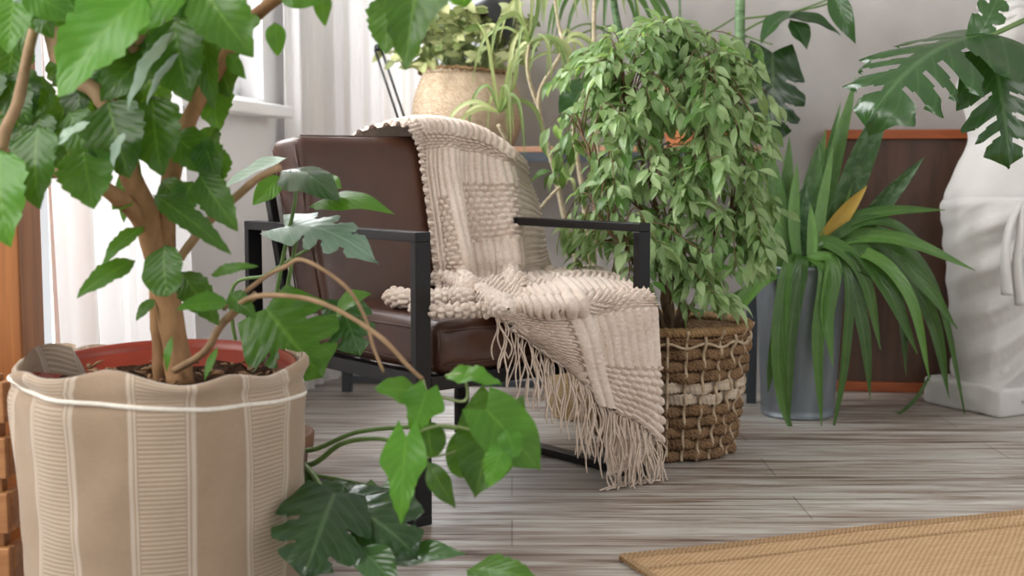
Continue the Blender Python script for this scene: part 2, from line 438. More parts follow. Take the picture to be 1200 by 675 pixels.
# floor is textured in the room's own axes
fl.data.materials.append(mt['floor'])
BX0, BX1, BZ = .06, .60, 2.3
g = G(); g.box((-.25, 0, 0), (BX0, .2, 2.8), 0, TR); g.box((BX1, 0, 0), (4.2, .2, 2.8), 0, TR); g.box((BX0, 0, BZ), (BX1, .2, 2.8), 0, TR); g.box((BX0, 0, 0), (BX1, .2, .12), 0, TR)
struct(g.build('wall_back', mt['gray'], smooth=False))
w2 = bpy.data.objects.new('window_2', None); C.objects.link(w2); struct(w2); w2.location = R((BX0+BX1)/2, .12, .12)
g = G()
for a in ((BX0, BX0+.05, .12, BZ), (BX1-.05, BX1, .12, BZ), (BX0+.05, BX1-.05, .12, .19), (BX0+.05, BX1-.05, BZ-.06, BZ)): g.box((a[0], .09, a[2]), (a[1], .15, a[3]), .004, TR)
g.build('window_frame', mt['pvc'], w2, smooth=False)
g = G(); g.box((BX0+.05, .115, .19), (BX1-.05, .123, BZ-.06), 0, TR); g.build('pane', mt['glass'], w2, smooth=False)
WY0, WY1, WZ0, WZ1 = -1.95, -.55, .93, 2.25
g = G()
g.box((-.25, -1.40, 0), (0, 0, WZ0), 0, TR); g.box((-.25, -2.05, 0), (0, -1.40, .1), 0, TR); g.box((-.25, -2.05, WZ1), (0, 0, 2.8), 0, TR)
g.box((-.25, WY1, WZ0), (0, 0, WZ1), 0, TR); g.box((-.25, -2.05, WZ0), (0, WY0, WZ1), 0, TR)
g.box((-2.2, -2.05, 0), (-.25, -1.9, 2.8), 0, TR)
struct(g.build('wall_left', mt['white'], smooth=False))
rb('ceiling', (-2.2, -6, 2.8), (4.2, .2, 2.9), mt['white'])

g = G(); g.box((-.14, -1.42, .875), (.085, WY1+.03, .91), .006, TR); struct(g.build('trim_1', mt['pvc'], smooth=False))
# window
w1 = bpy.data.objects.new('window_1', None); C.objects.link(w1); struct(w1); w1.location = R(-.1, (WY0+WY1)/2, WZ0-.02)
g = G(); f_ = .06
for y0, y1, z0, z1 in ((-1.40, WY1, WZ0-.02, WZ0+.04), (WY0, WY1, WZ1-.05, WZ1), (WY0, WY0+f_, .1, WZ1), (WY0, -1.40, .1, .17), (-1.44, -1.38, .1, WZ1), (WY1-f_, WY1, WZ0, WZ1), (-1.28, -1.2, WZ0, WZ1)):
    g.box((-.14, y0, z0), (-.07, y1, z1), .004, TR)
g.build('window_frame', mt['pvc'], w1, smooth=False)
g = G(); g.box((-.1, WY0+f_, .17), (-.092, -1.44, WZ1-.05), 0, TR); g.build('pane', mt['glass'], w1, smooth=False)  # floor-length part hidden by the left curtain, added to backlight it
for y0, y1 in ((-1.38, -1.28), (-1.2, -.9), (-.9, WY1-f_)):
    g = G(); s_ = .045
    for a in ((y0, y0+s_, WZ0+.04, WZ1-.05), (y1-s_, y1, WZ0+.04, WZ1-.05), (y0, y1, WZ0+.04, WZ0+.04+s_), (y0, y1, WZ1-.05-s_, WZ1-.05)):
        g.box((-.125, a[0], a[2]), (-.06, a[1], a[3]), .005, TR)
    sa = g.build('sash', mt['pvc'], w1, smooth=False)
    g = G(); g.box((-.1, y0+s_, WZ0+.04+s_), (-.092, y1-s_, WZ1-.05-s_), 0, TR); g.build('pane', mt['glass'], sa, smooth=False)

# curtains
def curtain(name, label, path, z0, z1, folds, amp, lean=0.0, flare=0.0, n=220):
    P = curve([V((a, b, 0)) for a, b in path], n); cen = P[n//2]
    o = thing(name, label, 'curtain', (cen.x, cen.y, z0)); g = G(); rows = []
    for i in range(n):
        d = (P[min(i+1, n-1)]-P[max(i-1, 0)]).normalized(); N = V((-d.y, d.x, 0)); t = i/(n-1); r = []
        for k in range(26):
            h = k/25; z = z0+(z1-z0)*h
            ph = 2*pi*folds*t+.5*sin(t*9)
            off = amp*(.6+.4*(1-h))*(sin(ph+.5*sin(h*3+t*5))+.35*sin(2.3*ph+h*2))
            r.append(P[i]+N*off+d*(lean*(1-h)*1.0)+(P[i]-cen)*flare*(1-h)+V((0, 0, z)))
        rows.append(r)
    g.grid(rows); c_ = g.build('cloth', mt['curtain'], o)
    return o
def rxy(x, y): p = R(x, y); return (p.x, p.y)
curtain('curtain', 'white sheer curtain hanging in the corner right of the window', [rxy(.055, -.47), rxy(.06, -.33), rxy(.075, -.15), rxy(.14, -.06), rxy(.28, -.048), rxy(.40, -.048)], .012, 2.45, 9, .02)
cl = curtain('curtain', 'white sheer curtain hanging beside the orange pine boards', [rxy(.07, -2.0), rxy(.1, -1.85), rxy(.09, -1.7), rxy(.1, -1.55)], .012, 2.45, 6, .028, .1, .25)
g = G(); g.tube([R(.1, -2.3, 2.47), R(.1, -.02, 2.47)], .012); g.tube([R(.02, -.05, 2.471), R(.6, -.05, 2.471)], .012); struct(g.build('trim_2', mt['pvc']))

# pine wardrobe boards at the far left
wd = thing('wardrobe', 'orange pine wardrobe side at the left edge behind the linen wrapped pot', 'wardrobe', (-1.1, 2.44, 0))
g = G()
xr = at(36, 300, 2.44).x
g.box((xr-.055, 2.38, 0), (xr, 2.50, 2.3), .004); g.build('door_post', mt['oak'], wd, smooth=False)
g = G(); g.box((xr-.2, 2.41, 0), (xr-.063, 2.50, 2.3), .004); g.build('door_panel', mt['oak'], wd, smooth=False)
g = G(); g.box((xr-.42, 2.42, .02), (xr-.201, 2.50, 2.3), .003); g.build('carcass', mt['oak'], wd, smooth=False)
# slatted pine crate
cr_ = thing('wooden_crate', 'pale pine slatted crate on the floor left of the linen wrapped pot', 'crate', (-1.08, 2.26, 0))
xc = at(13, 560, 2.19).x
for k, z in enumerate((.05, .145, .24, .335)):
    g = G(); g.box((xc-.42, 2.17, z-.035), (xc, 2.188, z+.035), .003); g.build('slat', mt['pine'], cr_, smooth=False)
    g = G(); g.box((xc-.012, 2.19, z-.035), (xc+.002, 2.36, z+.035), .003); g.build('slat', mt['pine'], cr_, smooth=False)
for x in (xc-.045, xc-.41):
    g = G(); g.box((x, 2.1885, 0), (x+.03, 2.215, .38), .003); g.build('corner_post', mt['pine'], cr_, smooth=False)
g = G(); g.box((xc-.41, 2.22, .02), (xc-.02, 2.36, .035), .002); g.build('bottom_board', mt['pine'], cr_, smooth=False)

# ------------------------------------------------------------------ the armchair
CA, CX, CY = .69515, -.1634, 2.6222
U_ = V((cos(CA), sin(CA), 0)); V_ = V((-sin(CA), cos(CA), 0)); CO = V((CX, CY, 0))
def W(u, v, z): return CO+U_*u+V_*v+V((0, 0, z))
TW = lambda q: W(q[0], q[1], q[2])
def toloc(p): d = p-CO; return (d.dot(U_), d.dot(V_), p.z)
def plane_u(x, y, u): r = ray(x, y); return r*((u+CO.dot(U_))/r.dot(U_))+V((0, 0, CAMH))
def plane_v(x, y, v): r = ray(x, y); return r*((v+CO.dot(V_))/r.dot(V_))+V((0, 0, CAMH))
WI, BW, DL, H, T_ = .594, .037, .706, .60, .02
ch = thing('armchair', 'brown leather armchair with square black steel arm frames', 'armchair', CO, CA)
for u0, u1 in ((-BW, 0), (WI, WI+BW)):
    g = G()
    g.box((u0, 0, T_), (u1, T_, H-T_), .0018); g.box((u0, DL-T_, T_), (u1, DL, H-T_), .0018)
    g.box((u0, 0, H-T_), (u1, DL, H), .0018); g.box((u0, 0, 0), (u1, DL, T_), .0018)
    g.build('arm_frame', mt['black'], ch, local=True, smooth=False)
g = G()
g.box((.0005, .0, .275), (WI-.0005, .03, .305), .002); g.box((.0005, .50, .275), (WI-.0005, .53, .305), .002)
g.box((.0005, .03, .275), (.03, .50, .305), .002); g.box((WI-.03, .03, .275), (WI-.0005, .50, .305), .002)
g.build('seat_rail', mt['black'], ch, local=True, smooth=False)
def BK(q):     # reclined backrest: q = (u, depth from front face, height along z)
    u, d, z = q; return V((u, .446+(z-.431)*.2957+d, z-.10*d))
for u in (.002, WI-.022):
    g = G(); g.rbox((u, .135, .29), (u+.02, .158, .73), .002, 1, None, BK); g.build('back_post', mt['black'], ch, local=True, smooth=False)
g = G(); g.rbox((.023, .135, .70), (WI-.023, .158, .73), .002, 1, None, BK); g.build('back_rail', mt['black'], ch, local=True, smooth=False)
def seatfn(q):
    u, v, z = q; cu = min(max(sin(pi*u/WI), 0), 1); cv = min(max(sin(pi*(v+.01)/.47), 0), 1)
    dz = .012*(cu*cv)**.5*(1 if z > .36 else 0)
    b = .006*noise.noise(V((u*14, v*14, z*22)))*(1 if .31 < z < .41 else .3)
    return V((u, v-b, z+dz+b*.4))
g = G(); g.rbox((.012, -.008, .306), (WI-.012, .475, .415), .028, 5, (26, 20, 6), None, seatfn)
sc_ = g.build('seat_cushion', mt['leather'], ch, local=True)
g = G()
for z in (.328, .398):
    g.tube([(.03, -.0095, z), (WI-.03, -.0095, z)], .0022, 6)
    g.tube([(.0105, .02, z), (.0105, .45, z)], .0022, 6)
g.tube([(.0165, -.0035, .33), (.0165, -.0035, .395)], .0022, 6)
g.build('piping', mt['leather'], sc_, local=True)
def backfn(q):
    u, d, z = q; cu = min(max(sin(pi*(u-.02)/(WI-.04)), 0), 1); cz = min(max(sin(pi*(z-.40)/.40), 0), 1)
    w_ = .005*noise.noise(V((u*3, d*30, z*16)))
    return V((u+(w_ if u < .1 or u > .5 else 0), d-.008*(cu*cz)**.5*(1 if d < .05 else 0)+w_*.3, z+.004*noise.noise(V((u*9, d*8, 1)))*cu))
g = G(); g.rbox((.02, 0, .395), (WI-.02, .125, .803), .024, 5, (24, 5, 20), BK, backfn)
bc_ = g.build('backrest', mt['leather'], ch, local=True)
g = G()
for d in (.012, .113):
    g.tube([BK((.0205, d, .43)), BK((.0205, d, .78))], .002, 6); g.tube([BK((.04, d, .8035)), BK((WI-.04, d, .8035))], .002, 6)
g.build('piping', mt['leather'], bc_, local=True)

# ------------------------------------------------------------------ the knitted throw
def back_pt(x, y, off):
    r = ray(x, y); o = V((0, 0, CAMH)); k = .2957
    # v - .446 + off = (z-.431)*k
    a = r.dot(V_)-k*r.z; b = .446-off+CO.dot(V_)+(CAMH-.431)*k
    return r*(b/a)+o
def bob(s, t, p=.020, q=.0155):
    row = math.floor(s/q); x = t/p+.5*(row % 2); fx = x-math.floor(x)-.5; fy = s/q-row-.5
    jit = .85+.15*sin(row*7.1+math.floor(x)*3.7)
    return max(0, 1-4.3*fx*fx-3.9*fy*fy)**.5*jit*1.1
def rib(s, t, p=.0185):
    f = t/p-math.floor(t/p)-.5
    return max(0, 1-3.7*f*f)**.5*(.82+.1*abs(sin(s*420+f*5)))
def ribw(s, t, p=.0185): return rib(t, s, p)
def sheet(g, net, zones, ns, nt, amp=.007, fold=None, seed=0, sgn=1):
    nr, nc = len(net), len(net[0])
    def ev(a, b): return cr([cr(row, b) for row in net], a)
    L = sum((ev(i+1, nc/2-.5)-ev(i, nc/2-.5)).length for i in range(nr-1)); Wd = sum((ev(nr//2, j+1)-ev(nr//2, j)).length for j in range(nc-1))
    base = [[ev((nr-1)*i/ns, (nc-1)*j/nt) for j in range(nt+1)] for i in range(ns+1)]
    def normals(B):
        N = []
        for i in range(ns+1):
            r = []
            for j in range(nt+1):
                a = B[min(i+1, ns)][j]-B[max(i-1, 0)][j]; b = B[i][min(j+1, nt)]-B[i][max(j-1, 0)]
                n = b.cross(a); r.append(n.normalized()*sgn if n.length > 1e-9 else V((0, 0, 1)))
            N.append(r)
        return N
    if fold:
        N = normals(base)
        base = [[base[i][j]+N[i][j]*fold(i/ns, j/nt) for j in range(nt+1)] for i in range(ns+1)]
    N = normals(base); rows = []; uv = []
    for i in range(ns+1):
        r = []; q = []
        for j in range(nt+1):
            s = L*i/ns; t = Wd*j/nt
            h = zones(i/ns, j/nt, s, t)
            h += .1*noise.noise(V((s*90, t*90, seed)))
            r.append(base[i][j]+N[i][j]*(amp*h)); q.append((t, s))
        rows.append(r); uv.append(q)
    g.grid(rows, uv)
    return base, N
th = thing('throw_blanket', 'cream chunky knitted throw with tassels draped over the leather armchair', 'blanket', CO, CA)
g = G()
bp = lambda *a: [back_pt(x, y, o) for x, y, o in a]
netA = [
    [W(u, .80, .56) for u in (.30, .36, .42, .48, .54, .60)],
    [W(u, .76, .72) for u in (.29, .35, .42, .48, .55, .62)],
    [W(u, .705, z) for u, z in ((.27, .80), (.335, .81), (.40, .815), (.47, .815), (.54, .81), (.60, .78))],
    bp((468, 149, .02), (494, 142, .02), (530, 145, .02), (564, 155, .02), (594, 176, .02), (606, 187, -.035)),
    bp((486, 172, .012), (504, 168, .02), (532, 170, .02), (565, 176, .02), (600, 195, .02), (618, 212, -.04)),
    bp((491, 205, .012), (508, 204, .02), (534, 204, .02), (568, 206, .02), (606, 214, .02), (629, 234, -.045)),
    bp((498, 255, .012), (516, 255, .022), (542, 255, .022), (576, 254, .022), (612, 256, .02), (636, 264, -.035)),
    bp((503, 300, .014), (522, 302, .025), (549, 302, .025), (583, 300, .025), (616, 298, .025), (639, 296, -.02)),
    bp((507, 328, .03), (527, 332, .04), (553, 330, .04), (585, 326, .04), (616, 322, .04), (642, 316, 0)),
    [onz(x, y, .448) for x, y in ((512, 344), (535, 345), (562, 342), (592, 338), (622, 331), (648, 322))],
    [onz(x, y, .428) for x, y in ((516, 362), (538, 362), (566, 358), (598, 352), (628, 344), (655, 334))]]
def zA(a, b, s, t):
    return zA_(a, b, s, t)*(.35+.65*min(1, max(0, (a-.2)/.08)))
def zA_(a, b, s, t):
    if b > .8: return ribw(s, t, .024)
    if b < .13: return bob(s, t)
    if .43 < b < .78 and .52 < a < .66: return bob(s, t, .0215, .0165)
    if .2 < b < .3 and a > .55: return bob(s, t)
    if a > .80: return bob(s, t)
    if a < .42: return bob(s, t) if a > .36 else rib(s, t)
    return rib(s, t)
def fA(a, b):
    k = max(0, min(1, (a-.3)/.4)); return k*(.024*sin(b*17+1.2+a*1.8)*(1-b*.55)+.008*sin(b*34+a*4))+.004*sin(a*9)
sheet(g, netA, zA, 430, 190, .0145, fA, 1, -1)
pv = lambda d, *a: [plane_v(x, y, d) for x, y in a]
netB = [
    [onz(x, y, .456) for x, y in ((546, 338), (578, 331), (610, 325), (643, 318), (675, 317), (702, 320))],
    [onz(x, y, .452) for x, y in ((556, 350), (588, 342), (622, 336), (660, 331), (700, 328), (734, 331))],
    [onz(570, 359, .438), onz(602, 357, .44), onz(638, 357, .44), onz(680, 352, .44), onz(720, 345, .44), onz(757, 343, .44)],
    pv(-.034, (578, 366), (608, 368), (644, 372), (684, 370), (725, 362), (767, 358)),
    pv(-.040, (585, 371), (617, 388), (653, 400), (694, 402), (733, 398), (771, 392)),
    pv(-.040, (592, 377), (628, 401), (664, 425), (703, 438), (739, 445), (774, 450)),
    pv(-.040, (600, 383), (642, 415), (681, 450), (714, 480), (744, 494), (777, 522))]
def zB(a, b, s, t):
    if a < .3: return bob(s, t, .02, .016) if (b < .35 or .12 < a < .2) else rib(s, t, .021)
    if b < .18: return bob(s, t, .022, .0175)
    if b < .52: return rib(s, t, .022) if a < .52 else bob(s, t, .0235, .0185)
    if b < .62: return rib(s, t, .03)
    if a < .52: return bob(s, t, .023, .0185)
    if a < .78: return rib(s, t, .024)
    return bob(s, t, .026, .0205)
def fB(a, b): return (.012*math.exp(-((b-.57)/.05)**2)-.008*math.exp(-((b-.5)/.05)**2))*min(1, a*2)+.007*sin(b*14+a*3)*max(0, a-.3)+.006*sin(a*14+b*8)*(1-a)
baseB, NB = sheet(g, netB, zB, 260, 220, .0150, fB, 2, -1)
netU = [pv(-.026, (700, 455), (735, 468), (771, 500)), pv(-.026, (706, 505), (737, 512), (768, 520)), pv(-.024, (711, 557), (735, 549), (760, 531))]
baseU, NU = sheet(g, netU, lambda a, b, s, t: .4*bob(s, t), 90, 50, .008, None, 3, -1)
def roll(path, r, n=160, k=20, flat=1.0, seed=0):
    P = curve(path, n); rows = []; uv = []; L = 0
    for i, p in enumerate(P):
        d = (P[min(i+1, n-1)]-P[max(i-1, 0)]).normalized(); a = d.cross(V((0, 0, 1))).normalized(); b = V((0, 0, 1))
        L += (p-P[i-1]).length if i else 0; e = max(.02, 1-max(0, abs(2*i/(n-1)-1)-.8)**2/.04)**.5; row = []
        for j in range(k*3):
            th_ = 2*pi*j/(k*3); rr = r*e*(1+.12*sin(L*30+seed))+.010*e*bob(L, th_*r*1.1, .0185, .016)
            row.append(p+a*cos(th_)*rr+b*sin(th_)*rr*flat)
        rows.append(row); uv.append([(j/k, L) for j in range(k*3)])
    g.grid(rows, uv, closev=True)
zz = lambda z, *a: [onz(x, y, z) for x, y in a]
roll(zz(.455, (504, 326), (530, 330), (556, 341), (578, 352), (596, 362)), .0155, 150, 16, 1, 1)
roll(zz(.446, (457, 347), (478, 350), (505, 350), (535, 350), (565, 352)), .024, 150, 18, .72, 2)
roll(zz(.440, (480, 361), (506, 364), (535, 364), (562, 363), (584, 364)), .010, 130, 14, .9, 3)
kn = g.build('knitted_cloth', mt['yarn'], th)
# tassels
g = G()
def strand(p, out, ln, curl=0, r=.0019):
    d = V((0, 0, -1)); pts = [p]; a = rnd(-1, 1); b = rnd(-1, 1); n = 7
    for i in range(1, n+1):
        t = i/n
        q = p+out*(.014*min(1, t*2.5))+U_*(a*.014*sin(t*3.1+b*2)+.006*sin(t*7+a*9))-V_*(.006*b*t+.004*sin(t*6+a*5))+d*(ln*t)
        if q.z < .006+.002*abs(a): q = V((q.x+U_.x*(a*.03)*(i-3)/n, q.y-abs(b)*.035*(i-3)/n, .005+.003*abs(a)))
        pts.append(q)
    g.tube(curve(pts, 15), [r]*12+[r*.95, r*.9, r*.8], 5)
OUT = -V_
nt_ = 220
for k in range(56):
    b = k/55; j = min(int(b*nt_), nt_); p = baseB[-1][j]-V_*0+V((0, 0, .002))
    ln = .135+.02*sin(k*1.7)+rnd(-.02, .02)
    for q in range(2 if rnd(0, 1) < .7 else 1):
        strand(p+U_*rnd(-.004, .004), OUT*rnd(.2, .9), ln+rnd(-.015, .02))
for k in range(7):   # short side of the hem on the seat front
    p = baseB[int(114+k*12)][0]; strand(p, OUT*1.6, .10+rnd(-.02, .04))
for k in range(24):
    p = baseU[-1][int(k/23*50)]; strand(p, OUT*rnd(0, .8), .09+rnd(-.02, .05))
g.build('tassel_fringe', mt['fringe'], th)

# ------------------------------------------------------------------ jute rug
d1 = V((.939, .343, 0)); d2 = V((.343, -.939, 0)); rc = V((.199, 2.377, 0))
g = G(); rows = []; uv = []
for i in range(121):
    r = []; q = []
    for j in range(71):
        s = 1.7*i/120; t = 1.3*j/70; e = min(i, 120-i, j, 70-j)
        r.append(rc+d1*s+d2*(t+.004*sin(s*9))+V((0, 0, (.003 if e == 0 else .0105)+.0012*noise.noise(V((s*7, t*9, 0)))))); q.append((s, t))
    rows.append(r); uv.append(q)
g.grid(rows, uv)
rg = thing('jute_rug', 'golden jute rug lying on the floor at the lower right', 'rug', rc)
g.build('woven_field', mt['jute'], rg)
g = G()
for off, rr in ((.0, .0068), (.0125, .0062), (.085, .0045)):
    for ph in (0, pi):
        n = 700
        g.tube([rc+d1*(1.7*i/n)+d2*(.008+off+.0035*sin(i*.75+ph)+.004*sin(1.7*i/n*9))+V((0, 0, .0095+.0022*cos(i*.75+ph))) for i in range(n+1)], rr*.62, 5)
for ph in (0, pi):
    g.tube([rc+d2*(1.3*i/540)+d1*(.006+.0035*sin(i*.75+ph))+V((0, 0, .0085+.002*cos(i*.75+ph))) for i in range(541)], .004, 5)
g.build('braided_border', mt['jute'], rg)

# ------------------------------------------------------------------ big linen wrapped pot with the hibiscus tree
def Q(x, y, Y): return at(x, y, Y)
HC = V((-.574, 2.125, 0))
hb = thing('hibiscus_tree', 'tall leafy hibiscus tree in a pot wrapped in striped linen tied with white cord', 'potted plant', HC)
def linw(th_, z, i):
    k = max(0, (z-.27)/.15)
    return .005*sin(th_*7+z*9)*(.4+k)+.004*sin(th_*13+z*22)*k+.0025*noise.noise(V((th_*3, z*14, 2)))*2-.006*math.exp(-((z-.385)/.012)**2)+(.009*sin(th_*5+1)*k if z > .40 else 0)
rim = lambda th_: .012*sin(th_*3+.6)+.009*sin(th_*8+2)-.03*max(0, sin(th_))-.016
g = G(); prof = [(.205, 0), (.219, .02)]+[(.219+.0145*(i/40)**.8, .02+.38*i/40) for i in range(1, 41)]+[(.2345, .412), (.2345, .422), (.230, .429), (.226, .430), (.224, .42), (.223, .38)]
rows = []; uv = []; L = 0
for i, (r, z) in enumerate(prof):
    if i: L += sqrt((r-prof[i-1][0])**2+(z-prof[i-1][1])**2)
    a = []; q = []
    for j in range(161):
        t = 2*pi*j/160; k = max(0, (z-.385)/.045)
        a.append(HC+V(((r+linw(t, z, i))*cos(t), (r+linw(t, z, i))*sin(t), z+rim(t)*k*.7))); q.append((j/160, L))
    rows.append(a); uv.append(q)
g.grid(rows, uv)
wrap = g.build('linen_wrap', mt['linen'], hb)
g = G()      # loose folded corner of the cloth at the left rim
fp = [[(38, 408), (60, 402), (84, 406)], [(28, 420), (62, 418), (98, 430)], [(22, 436), (60, 437), (104, 444)]]
g.grid([curve([Q(x, y, 2.02+.02*k) for x, y in r], 14) for k, r in enumerate(fp)]); 
g.build('cloth_fold', mt['linen'], wrap); g = G()
g.grid([curve([Q(x, y, 2.28-.02*k) for x, y in r], 12) for k, r in enumerate([[(58, 404), (78, 402), (89, 404)], [(64, 412), (78, 417), (88, 410)], [(72, 420), (80, 423), (85, 416)]])])
g.build('cloth_fold', mt['linen'], wrap)
g = G(); g.tube([HC+V(((.2350+linw(2*pi*j/120, .38, 0))*cos(2*pi*j/120), (.2350+linw(2*pi*j/120, .38, 0))*sin(2*pi*j/120), .380-.016*cos(2*pi*j/120))) for j in range(121)], .0036, 8)
g.build('tie_cord', mt['cord'], hb)
g = G(); g.lathe([(.17, .01), (.205, .39), (.215, .38), (.2165, .395), (.2165, .405), (.212, .405), (.209, .39), (.2, .34)], HC, 72)
g.v = [(x, y, z+(.016*(y-HC.y)/.21 if z > .3 else 0)) for x, y, z in g.v]; g.build('plastic_pot', mt['redpot'], hb)
g = G(); rows = []
for i in range(26):
    r = []
    for j in range(90):
        t = 2*pi*j/90; rr = .207*i/25; p = HC+V((rr*cos(t), rr*sin(t), .375)); p.z += .02*noise.noise(p*22)+.012*noise.noise(p*60); r.append(p)
    rows.append(r)
g.grid(rows, closev=True); so = g.build('soil', mt['soil'], hb)
g = G()
for k in range(150):
    t = rnd(0, 2*pi); rr = .2*sqrt(rnd(0, 1)); p = HC+V((rr*cos(t), rr*sin(t), .382+.02*noise.noise(HC+V((rr*cos(t)*22, rr*sin(t)*22, 0)))))
    d = V((rnd(-1, 1), rnd(-1, 1), rnd(-.3, .5))).normalized()*rnd(.006, .016)
    g.tube([p-d, p+d*.2+V((0, 0, .002)), p+d], [.001, rnd(.002, .005), .001], 5)
ck = g.build('bark_chips', mt['chip'], so); ck['kind'] = 'stuff'

def limb(g, px, r0, r1, n=24, rough=.12, seg=12):
    P = curve([Q(*p) for p in px], n)
    R_ = [(r0+(r1-r0)*i/(n-1))*(1+rough*noise.noise(P[i]*25)+.1*math.exp(-((i % 7)-3)**2)) for i in range(n)]
    P = [p+V((noise.noise(p*14), noise.noise(p*14+V((5, 5, 5))), 0))*r0*.3 for p in P]
    g.tube(P, R_, seg)
g = G()
limb(g, [(212, 452, 2.10), (206, 400, 2.11), (190, 320, 2.10), (172, 255, 2.08), (150, 200, 2.06), (138, 160, 2.06), (128, 120, 2.05)], .0215, .0165, 34)
limb(g, [(190, 450, 2.15), (188, 400, 2.15), (184, 350, 2.14), (190, 310, 2.12)], .013, .012)
limb(g, [(196, 330, 2.11), (194, 260, 2.10), (200, 205, 2.09), (212, 165, 2.08), (226, 130, 2.07), (255, 80, 2.05), (285, 35, 2.03), (325, 0, 2.0), (350, -16, 2.0)], .016, .0085, 40)
limb(g, [(178, 275, 2.09), (158, 250, 2.06), (132, 228, 2.03), (100, 206, 2.0), (78, 190, 2.0)], .015, .009)
g.build('trunk', mt['bark'], hb)
g = G(); limb(g, [(2, 175, 1.98), (8, 150, 1.98), (22, 118, 1.98), (34, 60, 2.0), (46, 12, 2.02), (60, -20, 2.04)], .0095, .007); g.build('branch', mt['twig'], hb)
g = G(); limb(g, [(2, 175, 1.98), (40, 200, 2.0), (100, 206, 2.0), (132, 228, 2.03)], .008, .009); g.build('branch', mt['twig'], hb)
g = G(); limb(g, [(128, 130, 2.05), (110, 105, 2.06), (78, 85, 2.08), (62, 40, 2.1), (52, 0, 2.1)], .013, .013); g.build('branch', mt['twig'], hb)
g = G(); limb(g, [(194, 338, 2.105), (212, 300, 2.1), (242, 262, 2.08), (270, 236, 2.05), (300, 210, 2.02), (328, 196, 2.0)], .008, .0055); g.build('branch', mt['twig'], hb)
g = G(); limb(g, [(205, 434, 2.08), (240, 412, 2.04), (262, 378, 2.02), (300, 345, 2.0)], .006, .006); g.build('branch', mt['twig'], hb)
g = G(); limb(g, [(262, 378, 2.02), (290, 350, 1.98), (340, 347, 1.94), (389, 360, 1.92), (447, 396, 1.9), (478, 428, 1.9), (496, 445, 1.9)], .0040, .0030, 40); g.build('branch', mt['twig'], hb)
g = G(); limb(g, [(262, 362, 2.02), (310, 325, 1.98), (335, 312, 1.96), (352, 304, 1.95), (382, 318, 1.94), (411, 342, 1.93), (429, 375, 1.93), (437, 405, 1.93), (450, 436, 1.93)], .0035, .0022, 40); g.build('branch', mt['twig'], hb)
g = G(); limb(g, [(128, 120, 2.05), (150, 70, 2.03), (175, 25, 2.0), (205, -8, 2.0)], .008, .005); g.build('branch', mt['twig'], hb)
g = G(); limb(g, [(325, 0, 2.0), (400, -18, 2.0), (480, -14, 2.0)], .006, .005); g.build('branch', mt['twig'], hb)
